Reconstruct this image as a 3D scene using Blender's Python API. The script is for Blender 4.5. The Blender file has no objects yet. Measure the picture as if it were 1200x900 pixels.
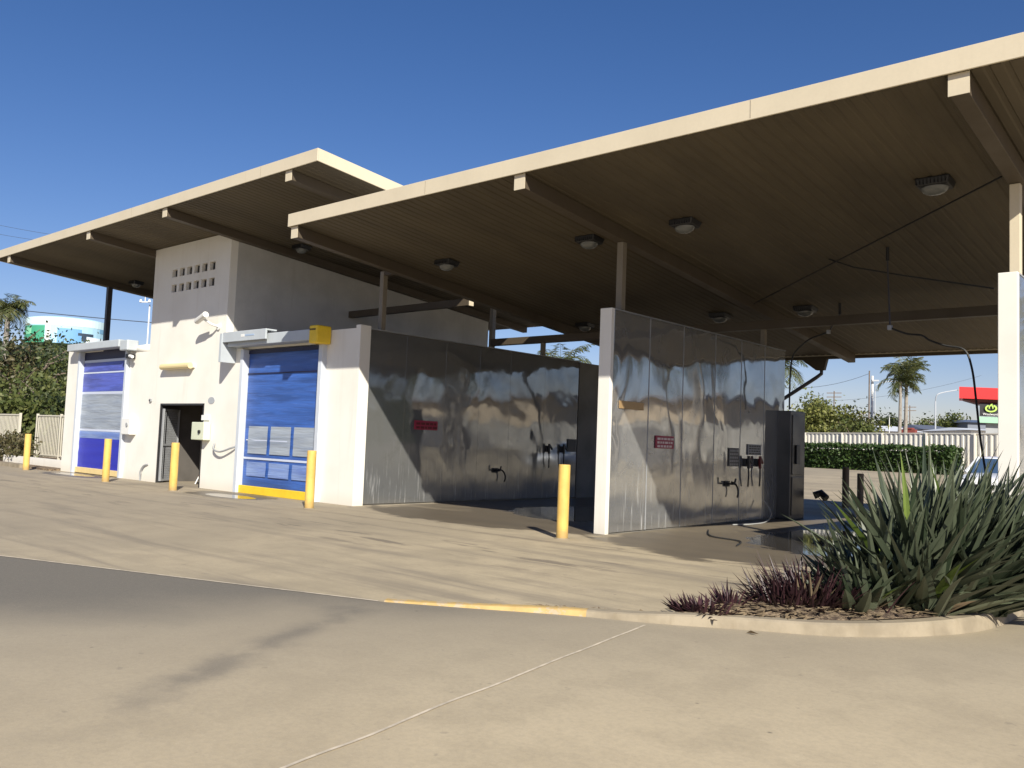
import bpy, bmesh, math, random
from mathutils import Vector, Matrix, Euler, noise
R = math.radians
random.seed(7)
S = bpy.context.scene
COL = S.collection

# ------------------------------------------------------------------ materials
def mat(name, col=(.5, .5, .5), rough=.6, metal=0.0, spec=None, emit=None):
    m = bpy.data.materials.new(name); m.use_nodes = True
    b = m.node_tree.nodes['Principled BSDF']
    b.inputs['Base Color'].default_value = (*col, 1)
    b.inputs['Roughness'].default_value = rough
    b.inputs['Metallic'].default_value = metal
    if spec is not None: b.inputs['Specular IOR Level'].default_value = spec
    if emit:
        b.inputs['Emission Color'].default_value = (*emit[0], 1); b.inputs['Emission Strength'].default_value = emit[1]
    return m

class NB:
    def __init__(s, m): s.m = m; s.t = m.node_tree; s.n = s.t.nodes; s.l = s.t.links; s.b = s.n['Principled BSDF']
    def new(s, t, **k):
        x = s.n.new(t)
        for a, v in k.items(): setattr(x, a, v)
        return x
    def put(s, sock, v):
        if hasattr(v, 'is_output') or isinstance(v, bpy.types.NodeSocket): s.l.new(v, sock)
        else: sock.default_value = v
    def pos(s, obj=False):
        if obj: return s.new('ShaderNodeTexCoord').outputs['Object']
        return s.new('ShaderNodeNewGeometry').outputs['Position']
    def mp(s, v, scale=(1, 1, 1), loc=(0, 0, 0), rot=(0, 0, 0)):
        n = s.new('ShaderNodeMapping'); s.l.new(v, n.inputs['Vector'])
        n.inputs['Scale'].default_value = scale; n.inputs['Location'].default_value = loc; n.inputs['Rotation'].default_value = rot
        return n.outputs[0]
    def noise(s, v, scale, detail=4, rough=.55, dist=0):
        n = s.new('ShaderNodeTexNoise'); s.l.new(v, n.inputs['Vector'])
        n.inputs['Scale'].default_value = scale; n.inputs['Detail'].default_value = detail
        n.inputs['Roughness'].default_value = rough; n.inputs['Distortion'].default_value = dist
        return n.outputs['Fac']
    def math(s, op, a, b=None, clamp=False):
        n = s.new('ShaderNodeMath', operation=op, use_clamp=clamp)
        s.put(n.inputs[0], a)
        if b is not None: s.put(n.inputs[1], b)
        return n.outputs[0]
    def ramp(s, v, lo, hi, a=0.0, b=1.0):
        n = s.new('ShaderNodeMapRange'); n.interpolation_type = 'SMOOTHSTEP'
        s.put(n.inputs[0], v); n.inputs[1].default_value = lo; n.inputs[2].default_value = hi
        n.inputs[3].default_value = a; n.inputs[4].default_value = b
        return n.outputs[0]
    def mix(s, f, a, b, mode='MIX'):
        n = s.new('ShaderNodeMix', data_type='RGBA', blend_type=mode)
        s.put(n.inputs[0], f)
        s.put(n.inputs[6], (*a, 1) if isinstance(a, tuple) else a)
        s.put(n.inputs[7], (*b, 1) if isinstance(b, tuple) else b)
        return n.outputs[2]
    def bump(s, h, strength=.3, dist=.02):
        n = s.new('ShaderNodeBump'); s.l.new(h, n.inputs['Height'])
        n.inputs['Strength'].default_value = strength; n.inputs['Distance'].default_value = dist
        s.l.new(n.outputs[0], s.b.inputs['Normal'])
    def col(s, v): s.put(s.b.inputs['Base Color'], v)
    def rough(s, v): s.put(s.b.inputs['Roughness'], v)

def weathered(name, col, rough=.6, var=.12, scale=1.5, metal=0, streak=True, bump=.05, fine=30):
    m = mat(name, col, rough, metal); n = NB(m); p = n.pos()
    a = n.noise(p, scale, 5)
    c = n.mix(n.ramp(a, .35, .7), tuple(x * (1 + var * .4) for x in col), tuple(x * (1 - var) for x in col))
    if streak:
        st = n.noise(n.mp(p, (5, 5, .35)), 1.6, 4)
        c = n.mix(n.ramp(st, .56, .78, 0, .5 * min(1, var * 4)), c, tuple(x * f for x, f in zip(col, (.66, .62, .54))))
    f = n.noise(p, fine, 3)
    c = n.mix(n.ramp(f, .3, .7, 0, .12), c, tuple(x * .75 for x in col))
    n.col(c); n.rough(n.ramp(a, .3, .7, rough * .85, min(1, rough * 1.15)))
    if bump: n.bump(f, bump, .01)
    return m

M = {}
M['cream'] = weathered('cream_paint', (.62, .54, .395), .55, .06, 1.2, streak=True, bump=.03)
def white_wall():
    m = mat('white_render', (.84, .81, .73), .75); n = NB(m); p = n.pos()
    big = n.noise(p, .9, 4); st = n.noise(n.mp(p, (3, 3, .22)), 1.5, 5)
    z = n.new('ShaderNodeSeparateXYZ'); n.l.new(p, z.inputs[0])
    low = n.ramp(n.math('ADD', z.outputs[2], n.math('MULTIPLY', big, .5)), .18, .62, .5, 0)
    c = n.mix(n.ramp(big, .35, .75), (.80, .775, .705), (.745, .715, .64))
    c = n.mix(n.ramp(st, .55, .8, 0, .4), c, (.60, .555, .47))
    c = n.mix(low, c, (.60, .54, .43))
    n.col(c); n.bump(n.noise(p, 60, 3), .12, .006)
    return m
M['white'] = white_wall()
M['soffit'] = weathered('brown_soffit', (.075, .056, .035), .75, .25, .5, streak=False, bump=0)
def soffit():
    m = mat('brown_soffit', (.085, .064, .040), .75); n = NB(m); p = n.pos()
    a = n.noise(n.mp(p, (1, .35, 1)), .7, 5, .6, .3); b_ = n.noise(n.mp(p, (6, .4, 1)), 1.2, 4, .6)
    c = n.mix(n.ramp(a, .35, .7), (.105, .083, .050), (.072, .056, .034)); c = n.mix(n.ramp(b_, .6, .78, 0, .2), c, (.04, .03, .02))
    fr_ = n.new('ShaderNodeMath', operation='FRACT'); sx = n.new('ShaderNodeSeparateXYZ'); n.l.new(p, sx.inputs[0]); n.put(fr_.inputs[0], n.math('MULTIPLY', sx.outputs[0], 1 / .76))
    c = n.mix(n.ramp(fr_.outputs[0], .0, .03, .1, 0), c, (.03, .022, .015)); n.col(c); return m
M['soffit'] = soffit()
M['beam'] = weathered('shaded_beam_paint', (.085, .065, .043), .6, .1, 1, streak=False)  # shade under the roofs is put into the beam colour
M['roof_top'] = weathered('roof_sheet', (.55, .53, .48), .5, .1)
M['grey_wall'] = weathered('grey_render', (.20, .19, .17), .8, .12)
M['post'] = weathered('shaded_post_paint', (.22, .19, .145), .55, .08)  # shaded copy of the cream post paint
M['post_dark'] = weathered('dark_post_paint', (.06, .06, .07), .5, .1)
def bollard_paint():
    m = weathered('yellow_paint', (.73, .475, .125), .5, .14, 4, streak=True); n = NB(m); old = n.b.inputs['Base Color'].links[0].from_socket
    p = n.pos(); z = n.new('ShaderNodeSeparateXYZ'); n.l.new(p, z.inputs[0]); nz = n.noise(p, 12, 5, .7)
    d = n.math('MULTIPLY', n.ramp(n.math('ADD', z.outputs[2], n.math('MULTIPLY', nz, .25)), .12, .38, .7, 0), 1)
    c = n.mix(d, old, (.30, .21, .10)); c = n.mix(n.ramp(n.noise(p, 9, 6, .75), .66, .70, 0, .7), c, (.34, .27, .18)); n.col(c); return m
M['yellow'] = bollard_paint()
M['yellow_bright'] = weathered('bright_yellow_paint', (.84, .57, .03), .5, .08, 4)
M['yellow_pale'] = weathered('faded_yellow_paint', (.78, .60, .28), .55, .08, 4)
M['alu'] = weathered('aluminium_rail', (.56, .60, .66), .4, .06, 2)
M['housing'] = weathered('housing_paint', (.47, .51, .54), .45, .06, 2)
M['black'] = mat('black_plastic', (.015, .015, .017), .45)
M['rubber'] = mat('black_rubber', (.02, .02, .02), .6)
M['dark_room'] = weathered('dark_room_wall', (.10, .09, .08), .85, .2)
M['white_plastic'] = mat('white_plastic', (.75, .75, .72), .4)
M['red'] = mat('red_sign', (.34, .02, .06), .4)
M['red_plastic'] = mat('red_plastic', (.40, .035, .02), .4)
M['grey_metal'] = weathered('grey_metal', (.33, .34, .35), .4, .1, 3)
M['glass'] = mat('dark_glass', (.05, .09, .16), .06, 0, .8)
M['soil'] = None
M['lens'] = mat('lamp_glass', (.15, .155, .15), .1)
M['box_green'] = weathered('box_paint', (.62, .65, .50), .5, .05)
M['car_white'] = mat('car_paint', (.82, .83, .84), .2); M['car_white'].node_tree.nodes['Principled BSDF'].inputs['Coat Weight'].default_value = .6
M['chrome'] = mat('bright_metal', (.7, .7, .7), .15, 1)

def steel(name, sc=1.0, tint=(.56, .57, .58)):
    m = mat(name, tint, .2, 1.0); n = NB(m); p = n.pos()
    big = n.noise(n.mp(p, (1, 1, .8)), .8 * sc, 2, .4, .5)
    br = n.noise(n.mp(p, (6, 6, .5)), 2.2, 5, .6)
    blot = n.noise(p, 1.7, 5, .6, .8)
    z = n.new('ShaderNodeSeparateXYZ'); n.l.new(p, z.inputs[0])
    low = n.ramp(z.outputs[2], .2, 1.5, .09, 0)
    scum = n.math('MULTIPLY', n.ramp(br, .52, .80), n.ramp(z.outputs[2], 0.1, 1.7, 1, .0))
    c = n.mix(n.ramp(blot, .35, .7, 0, .5), tint, tuple(x * .8 for x in tint))
    c = n.mix(n.math('MULTIPLY', scum, .25), c, (.72, .72, .70))
    n.col(c)
    n.rough(n.math('ADD', n.math('ADD', n.ramp(blot, .3, .75, .035, .085), low), n.math('MULTIPLY', scum, .04)))
    n.put(n.b.inputs['Metallic'], n.ramp(scum, .0, 1.0, .96, .62))
    h = n.math('ADD', n.math('MULTIPLY', big, 1.0), n.math('MULTIPLY', n.noise(n.mp(p, (1, 1.5, .9)), 1.2, 1), .10))
    n.bump(h, .42, .06)
    rb = n.new('ShaderNodeBsdfPrincipled'); rb.inputs['Metallic'].default_value = .25; rb.inputs['Roughness'].default_value = .62
    n.put(rb.inputs['Base Color'], n.mix(scum, n.mix(n.ramp(blot, .3, .75), (.62, .62, .60), (.36, .365, .365)), (.92, .92, .90)))
    mx = n.new('ShaderNodeMixShader'); n.put(mx.inputs[0], n.ramp(n.math('ADD', blot, n.math('MULTIPLY', scum, .3)), .2, .95, .13, .36)); out = n.n['Material Output']
    n.l.new(n.b.outputs[0], mx.inputs[1]); n.l.new(rb.outputs[0], mx.inputs[2]); n.l.new(mx.outputs[0], out.inputs[0])
    return m
M['steel'] = steel('stainless_steel'); M['steel_old'] = steel('worn_stainless_steel', .9, (.30, .31, .32))
M['steel_dark'] = weathered('dull_steel', (.08, .08, .083), .35, .2, 2, metal=.7)

def leaf(name, c1, c2, rough=.5, trans=.25):
    m = mat(name, c1, rough); n = NB(m)
    ri = n.new('ShaderNodeNewGeometry').outputs['Random Per Island']
    c = n.mix(ri, c1, c2)
    big = n.noise(n.pos(), .8, 3)
    c = n.mix(n.ramp(big, .35, .7, 0, .45), c, tuple(x * .55 for x in c1))
    n.col(c)
    n.b.inputs['Specular IOR Level'].default_value = .35
    if trans:
        t = n.new('ShaderNodeBsdfTranslucent'); n.put(t.inputs[0], c)
        mx = n.new('ShaderNodeMixShader'); mx.inputs[0].default_value = trans
        out = n.n['Material Output']
        n.l.new(n.b.outputs[0], mx.inputs[1]); n.l.new(t.outputs[0], mx.inputs[2]); n.l.new(mx.outputs[0], out.inputs[0])
    return m
M['leaf_olive'] = leaf('olive_leaves', (.070, .098, .024), (.165, .175, .055))
M['leaf_yellow'] = leaf('yellow_green_leaves', (.12, .145, .03), (.27, .26, .08))
M['leaf_dark'] = leaf('dark_leaves', (.028, .045, .018), (.07, .09, .032))
M['leaf_hedge'] = leaf('hedge_leaves', (.025, .055, .014), (.075, .125, .03))
M['leaf_dry'] = leaf('dry_leaves', (.16, .13, .065), (.08, .085, .035))
M['leaf_palm'] = leaf('palm_leaves', (.065, .09, .028), (.19, .19, .07))
M['leaf_flax'] = leaf('flax_leaves', (.030, .045, .024), (.15, .172, .11), .36, .10)
M['leaf_flax_fresh'] = leaf('fresh_flax_leaves', (.13, .2, .035), (.2, .27, .06), .4, .3)
M['leaf_dead'] = leaf('dead_leaves', (.30, .23, .14), (.17, .12, .07), .8, .1)
M['leaf_purple'] = leaf('purple_leaves', (.026, .013, .015), (.075, .032, .038), .42, .08)
M['bark'] = weathered('bark', (.17, .13, .10), .9, .3, 6)
M['palm_trunk'] = weathered('palm_trunk', (.30, .27, .23), .85, .2, 5)

# ------------------------------------------------------------------ mesh builder
class MB:
    def __init__(s): s.v = []; s.f = []
    def quad(s, a, b, c, d):
        i = len(s.v); s.v += [tuple(a), tuple(b), tuple(c), tuple(d)]; s.f.append((i, i + 1, i + 2, i + 3)); return s
    def poly(s, pts):
        i = len(s.v); s.v += [tuple(p) for p in pts]; s.f.append(tuple(range(i, i + len(pts)))); return s
    def box(s, x0, x1, y0, y1, z0, z1):
        i = len(s.v)
        s.v += [(x0, y0, z0), (x1, y0, z0), (x1, y1, z0), (x0, y1, z0), (x0, y0, z1), (x1, y0, z1), (x1, y1, z1), (x0, y1, z1)]
        s.f += [tuple(i + k for k in q) for q in ((3, 2, 1, 0), (4, 5, 6, 7), (0, 1, 5, 4), (1, 2, 6, 5), (2, 3, 7, 6), (3, 0, 4, 7))]
        return s
    def hexa(s, lo, hi):   # two 4-point loops
        i = len(s.v); s.v += [tuple(p) for p in lo] + [tuple(p) for p in hi]
        s.f += [tuple(i + k for k in q) for q in ((3, 2, 1, 0), (4, 5, 6, 7), (0, 1, 5, 4), (1, 2, 6, 5), (2, 3, 7, 6), (3, 0, 4, 7))]
        return s
    def bar(s, a, b, w, h):   # rectangular bar between two points, w sideways, h upwards
        a = Vector(a); b = Vector(b); d = (b - a).normalized()
        side = d.cross(Vector((0, 0, 1)))
        if side.length < 1e-3: side = Vector((1, 0, 0))
        side.normalize(); up = side.cross(d).normalized()
        sw = side * w / 2; u = up * h / 2
        s.hexa([a - sw - u, a + sw - u, b + sw - u, b - sw - u], [a - sw + u, a + sw + u, b + sw + u, b - sw + u]); return s
    def tube(s, pts, r, n=8, cap=True):
        pts = [Vector(p) for p in pts]; i0 = len(s.v); rs = r if isinstance(r, (list, tuple)) else [r] * len(pts)
        ref = None
        for k, p in enumerate(pts):
            d = (pts[min(k + 1, len(pts) - 1)] - pts[max(k - 1, 0)])
            if d.length < 1e-6: d = Vector((0, 0, 1))
            d.normalize()
            if ref is None: ref = Vector((1, 0, 0)) if abs(d.x) < .8 else Vector((0, 1, 0))
            a = (ref - d * ref.dot(d)).normalized(); ref = a; b = d.cross(a)
            for j in range(n):
                t = 2 * math.pi * j / n
                s.v.append(tuple(p + (a * math.cos(t) + b * math.sin(t)) * rs[k]))
        for k in range(len(pts) - 1):
            for j in range(n):
                a = i0 + k * n + j; b = i0 + k * n + (j + 1) % n
                s.f.append((a, b, b + n, a + n))
        if cap:
            s.f.append(tuple(i0 + j for j in reversed(range(n))))
            s.f.append(tuple(i0 + (len(pts) - 1) * n + j for j in range(n)))
        return s
    def cyl(s, x, y, z0, z1, r, n=16, bev=0):
        if bev: return s.tube([(x, y, z0), (x, y, z1 - bev), (x, y, z1 - bev * .3), (x, y, z1)], [r, r, r - bev * .35, r - bev], n)
        return s.tube([(x, y, z0), (x, y, z1)], r, n)
    def build(s, name, m, parent=None, bevel=0, smooth=False, loc=(0, 0, 0)):
        me = bpy.data.meshes.new(name)
        off = Vector(loc)
        if parent is not None: off = Vector(parent.get('_o', (0, 0, 0)))
        me.from_pydata([tuple(Vector(v) - off) for v in s.v], [], s.f)
        me.validate(); me.update()
        o = bpy.data.objects.new(name, me); COL.objects.link(o)
        if parent is not None: o.parent = parent; o['_o'] = tuple(off)
        else: o.location = off; o['_o'] = tuple(off)
        me.materials.append(m)
        if smooth: me.polygons.foreach_set('use_smooth', [True] * len(me.polygons))
        if bevel:
            b = o.modifiers.new('bevel', 'BEVEL'); b.width = bevel; b.segments = 2; b.limit_method = 'ANGLE'; b.angle_limit = R(40)
        return o

def tag(o, label=None, cat=None, group=None, kind=None):
    if label: o['label'] = label
    if cat: o['category'] = cat
    if group: o['group'] = group
    if kind: o['kind'] = kind
    return o
def empty(name, loc, label=None, cat=None, group=None):
    o = bpy.data.objects.new(name, None); COL.objects.link(o); o.location = loc; o['_o'] = tuple(loc)
    o.empty_display_size = .2
    return tag(o, label, cat, group)
def kids(o): return [c for c in bpy.data.objects if c.parent == o]
def copy_tree(o, parent=None):
    c = o.copy(); COL.objects.link(c); c.parent = parent
    for ch in kids(o): copy_tree(ch, c)
    return c
def holes_wall(mb, x0, x1, z0, z1, y0, y1, holes):
    xs = sorted({x0, x1, *[h[0] for h in holes], *[h[1] for h in holes]}); zs = sorted({z0, z1, *[h[2] for h in holes], *[h[3] for h in holes]})
    for i in range(len(xs) - 1):
        for j in range(len(zs) - 1):
            cx = (xs[i] + xs[i + 1]) / 2; cz = (zs[j] + zs[j + 1]) / 2
            if any(h[0] < cx < h[1] and h[2] < cz < h[3] for h in holes): continue
            mb.box(xs[i], xs[i + 1], y0, y1, zs[j], zs[j + 1])

# ------------------------------------------------------------------ camera, world, sun
YAW, PITCH, ROLL, F = R(48.6805744), R(3.86423676), R(2.19522018), 1016.907
fw = Vector((-math.cos(YAW) * math.cos(PITCH), math.sin(YAW) * math.cos(PITCH), math.sin(PITCH)))
rt = Vector((math.sin(YAW), math.cos(YAW), 0)); up = rt.cross(fw)
cr = rt * math.cos(ROLL) + up * math.sin(ROLL); cu = -rt * math.sin(ROLL) + up * math.cos(ROLL)
cam = bpy.data.cameras.new('camera'); co = bpy.data.objects.new('camera', cam); COL.objects.link(co)
mw = Matrix((( cr.x, cu.x, -fw.x, 0), (cr.y, cu.y, -fw.y, 0), (cr.z, cu.z, -fw.z, 0), (0, 0, 0, 1)))
co.matrix_world = Matrix.Translation((0, 0, 1.55)) @ mw
cam.sensor_width = 36; cam.lens = F / 1200 * 36; cam.clip_end = 8000; cam.clip_start = .05
S.camera = co
def ray(px, py): return (px - 600) / F * cr - (py - 450) / F * cu + fw
def at_y(px, py, Y): d = ray(px, py); return Vector((0, 0, 1.55)) + d * (Y / d.y)
def at_x(px, py, X): d = ray(px, py); return Vector((0, 0, 1.55)) + d * (X / d.x)
def at_z(px, py, z=0): d = ray(px, py); return Vector((0, 0, 1.55)) + d * ((z - 1.55) / d.z)

sun_to = Vector((1.5, -1.0, 1.2)).normalized()
el = math.asin(sun_to.z); az = math.atan2(sun_to.x, sun_to.y)
w = bpy.data.worlds.new('World'); S.world = w; w.use_nodes = True
wn = w.node_tree.nodes; bg = wn['Background']
sky = wn.new('ShaderNodeTexSky'); sky.sky_type = 'NISHITA'; sky.sun_disc = False
sky.sun_elevation = el; sky.sun_rotation = az; sky.air_density = 1.0; sky.dust_density = .35; sky.ozone_density = 2.2; sky.altitude = 0
hs = wn.new('ShaderNodeHueSaturation'); hs.inputs['Saturation'].default_value = 1.27; w.node_tree.links.new(sky.outputs[0], hs.inputs['Color'])
tm = wn.new('ShaderNodeMix'); tm.data_type = 'RGBA'; tm.blend_type = 'MULTIPLY'; tm.inputs[0].default_value = 1; tm.inputs[7].default_value = (1.0, .87, 1.04, 1)
w.node_tree.links.new(hs.outputs[0], tm.inputs[6]); w.node_tree.links.new(tm.outputs[2], bg.inputs[0]); bg.inputs[1].default_value = .068
sl = bpy.data.lights.new('sun', 'SUN'); so = bpy.data.objects.new('sun', sl); COL.objects.link(so)
sl.energy = 5.0; sl.angle = R(.53); sl.color = (1, .945, .83)
so.rotation_euler = (-sun_to).to_track_quat('-Z', 'Y').to_euler()
S.view_settings.view_transform = 'Standard'; S.view_settings.look = 'None'; S.view_settings.exposure = 0.5; S.view_settings.gamma = 1
S.view_settings.use_curve_mapping = False

# ------------------------------------------------------------------ ground
def sm(t): t = max(0, min(1, t)); return t * t * (3 - 2 * t)
def terr(x, y):
    return .87 * sm((y - 27) / 13)
def ticks(a, lo, hi, step, b):
    t = []; v = lo
    while v <= hi + 1e-6: t.append(v); v += step
    d = step
    x = lo; L = []
    while x > a: d *= 1.6; x -= d; L.append(x)
    d = step; x = hi; H = []
    while x < b: d *= 1.6; x += d; H.append(x)
    return L[::-1] + t + H
xs = ticks(-4000, -46, 30, 1.0, 4000); ys = ticks(-3000, -6, 60, 1.0, 4000)
g = MB(); g.v = [(x, y, terr(x, y)) for y in ys for x in xs]; nx = len(xs)
g.f = [(j * nx + i, j * nx + i + 1, (j + 1) * nx + i + 1, (j + 1) * nx + i) for j in range(len(ys) - 1) for i in range(nx - 1)]

def concrete(name, fore):
    m = mat(name, (.4, .34, .26), .85); n = NB(m); p = n.pos()
    sx = n.new('ShaderNodeSeparateXYZ'); n.l.new(p, sx.inputs[0]); X, Y = sx.outputs[0], sx.outputs[1]
    big = n.noise(p, .35, 6, .6, .4); mid = n.noise(p, 1.9, 6, .62); fine = n.noise(p, 24, 4, .7); grit = n.noise(p, 130, 2, .8)
    tan1, tan2 = ((.53, .435, .285), (.43, .352, .232)) if fore else ((.475, .39, .255), (.375, .31, .205))
    c = n.mix(n.ramp(big, .36, .66), tan1, tan2)
    c = n.mix(n.ramp(mid, .4, .68, 0, .55), c, tuple(x * .84 for x in tan2))
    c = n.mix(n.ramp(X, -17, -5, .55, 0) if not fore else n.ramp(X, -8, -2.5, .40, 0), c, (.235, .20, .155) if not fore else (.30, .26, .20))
    rough = .88
    def wave(v, amp): return n.math('MULTIPLY', n.math('SUBTRACT', v, .5), amp)
    if fore:
        # older grey slab along the joint, fading towards the tan concrete
        d = n.math('ADD', n.math('MULTIPLY', X, -.3285), n.math('MULTIPLY', Y, .9445))   # distance across the joint direction
        d = n.math('SUBTRACT', 7.278, d)                                                # 0 at the joint, grows towards the street
        t = n.math('ADD', n.math('MULTIPLY', d, 1.0), n.math('MULTIPLY', n.math('ADD', X, 7.0), .62))
        t = n.math('ADD', t, wave(big, 3.4)); t = n.math('ADD', t, wave(mid, 1.2))
        t1 = n.math('ADD', t, n.math('MULTIPLY', n.math('ADD', X, 7.6), .40))
        c = n.mix(n.ramp(t, .5, 6.5, .55, 0), c, (.215, .19, .145))
        c = n.mix(n.ramp(t1, -.2, 3.0, .95, 0), c, (.13, .118, .096))
        # old tyre sweep curving across the slab
        A, Bq = at_z(150, 825), at_z(430, 708); dq = (Bq - A); dq.z = 0; Lq = dq.length; dq.normalize()
        al = n.math('ADD', n.math('MULTIPLY', n.math('SUBTRACT', X, A.x), dq.x), n.math('MULTIPLY', n.math('SUBTRACT', Y, A.y), dq.y))
        ac = n.math('ABSOLUTE', n.math('ADD', n.math('SUBTRACT', n.math('MULTIPLY', n.math('SUBTRACT', X, A.x), -dq.y), n.math('MULTIPLY', n.math('SUBTRACT', Y, A.y), -dq.x)), wave(mid, .5)))
        band = n.math('MULTIPLY', n.ramp(ac, .0, .32, .6, 0), n.math('MULTIPLY', n.ramp(al, -1.2, .6), n.ramp(al, Lq - .3, Lq + .6, 1, 0)))
        band = n.math('MULTIPLY', band, n.ramp(n.noise(n.mp(p, (1, 1, 1), (4, 2, 0)), 1.1, 5, .6), .35, .6))
        c = n.mix(band, c, (.11, .10, .085))
    else:
        st = n.noise(n.mp(p, (.16, 1.5, 1)), 1.3, 6, .65, .3)
        c = n.mix(n.ramp(st, .46, .68, 0, .62), c, (.19, .16, .12))
        st2 = n.noise(n.mp(p, (.5, 2.6, 1), (3, 5, 0)), 1.1, 5, .6, .2)
        tyre = n.math('MULTIPLY', n.ramp(st2, .56, .66), n.math('MULTIPLY', n.ramp(Y, 7.6, 8.6), n.ramp(Y, 9.6, 10.6, 1, 0)))
        c = n.mix(n.math('MULTIPLY', tyre, .7), c, (.11, .09, .07))
    sp = n.noise(p, 7, 3, .6)
    c = n.mix(n.ramp(sp, .66, .74, 0, .35), c, (.16, .14, .11))
    c = n.mix(n.ramp(fine, .35, .7, 0, .2), c, (.22, .19, .15))
    c = n.mix(n.ramp(grit, .5, .75, 0, .22), c, (.58, .51, .41)); c = n.mix(n.ramp(grit, .25, .42, .16, 0), c, (.14, .12, .095))
    vo = n.new('ShaderNodeTexVoronoi'); n.l.new(n.mp(p, (1, 1, 0)), vo.inputs['Vector']); vo.inputs['Scale'].default_value = 1.6
    dn = n.math('ADD', vo.outputs['Distance'], n.math('MULTIPLY', n.noise(p, 30, 2), .03))
    sepc = n.new('ShaderNodeSeparateColor'); n.l.new(vo.outputs['Color'], sepc.inputs[0])
    c = n.mix(n.math('MULTIPLY', n.ramp(dn, .025, .05, .75, 0), n.ramp(sepc.outputs[0], .45, .5)), c, (.09, .08, .065))
    vo2 = n.new('ShaderNodeTexVoronoi'); n.l.new(n.mp(p, (1, 1, 0)), vo2.inputs['Vector']); vo2.inputs['Scale'].default_value = .33
    dn2 = n.math('ADD', vo2.outputs['Distance'], n.math('MULTIPLY', mid, .25))
    sc2 = n.new('ShaderNodeSeparateColor'); n.l.new(vo2.outputs['Color'], sc2.inputs[0])
    c = n.mix(n.math('MULTIPLY', n.ramp(dn2, .2, .38, .35, 0), n.ramp(sc2.outputs[1], .5, .6)), c, (.13, .115, .09))
    if not fore:
        def blob(cx, cy, rx, ry, ang=0):
            ca, sa = math.cos(ang), math.sin(ang)
            dx = n.math('SUBTRACT', X, cx); dy = n.math('SUBTRACT', Y, cy)
            u = n.math('MULTIPLY', n.math('ADD', n.math('MULTIPLY', dx, ca), n.math('MULTIPLY', dy, sa)), 1 / rx)
            v = n.math('MULTIPLY', n.math('SUBTRACT', n.math('MULTIPLY', dy, ca), n.math('MULTIPLY', dx, sa)), 1 / ry)
            return n.math('SUBTRACT', 1, n.math('SQRT', n.math('ADD', n.math('MULTIPLY', u, u), n.math('MULTIPLY', v, v))))
        def union(l):
            r = l[0]
            for k in l[1:]: r = n.math('MAXIMUM', r, k)
            return r
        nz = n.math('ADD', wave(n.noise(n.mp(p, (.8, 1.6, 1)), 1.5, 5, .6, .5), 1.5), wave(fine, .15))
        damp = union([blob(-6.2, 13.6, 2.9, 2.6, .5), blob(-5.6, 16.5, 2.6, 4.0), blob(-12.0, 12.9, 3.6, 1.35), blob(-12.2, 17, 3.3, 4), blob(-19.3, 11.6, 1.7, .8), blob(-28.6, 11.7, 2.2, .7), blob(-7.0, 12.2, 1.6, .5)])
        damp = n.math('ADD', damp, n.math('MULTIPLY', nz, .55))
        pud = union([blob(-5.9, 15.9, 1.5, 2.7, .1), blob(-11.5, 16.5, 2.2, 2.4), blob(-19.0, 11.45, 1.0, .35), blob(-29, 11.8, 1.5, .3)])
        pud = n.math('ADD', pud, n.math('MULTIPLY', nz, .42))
        bay = n.math('MULTIPLY', n.ramp(Y, 12.7, 14.2), n.ramp(Y, 20.5, 23.5, 1, 0)); bay = n.math('MULTIPLY', bay, n.math('MULTIPLY', n.ramp(X, -15.5, -15.3), n.ramp(X, -3.6, -2.7, 1, 0)))  # darkens the whole bay floor to deepen its shade, along with real damp
        damp_shade = n.math('MAXIMUM', n.ramp(damp, .0, .16), n.math('MULTIPLY', bay, .85)); pm = n.ramp(pud, .0, .06)
        c = n.mix(n.math('MULTIPLY', damp_shade, .78), c, (.085, .068, .050))
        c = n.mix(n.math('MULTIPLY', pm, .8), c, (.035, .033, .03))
        rr = n.math('SUBTRACT', .88, n.math('MULTIPLY', damp_shade, .42))
        rr = n.math('MULTIPLY', rr, n.math('SUBTRACT', 1, n.math('MULTIPLY', pm, .93)))
        n.rough(rr)
        bs = n.new('ShaderNodeBump'); hh = n.math('ADD', n.math('MULTIPLY', fine, .6), n.math('MULTIPLY', grit, .3))
        n.l.new(hh, bs.inputs['Height']); bs.inputs['Distance'].default_value = .004
        n.put(bs.inputs['Strength'], n.math('SUBTRACT', .5, n.math('MULTIPLY', pm, .49))); n.l.new(bs.outputs[0], n.b.inputs['Normal'])
    else:
        n.rough(.85); n.bump(n.math('ADD', n.math('MULTIPLY', fine, .6), n.math('MULTIPLY', grit, .3)), .45, .004)
    n.col(c)
    return m
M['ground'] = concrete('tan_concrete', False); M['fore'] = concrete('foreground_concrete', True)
tag(g.build('ground', M['ground']), kind='structure')

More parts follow.
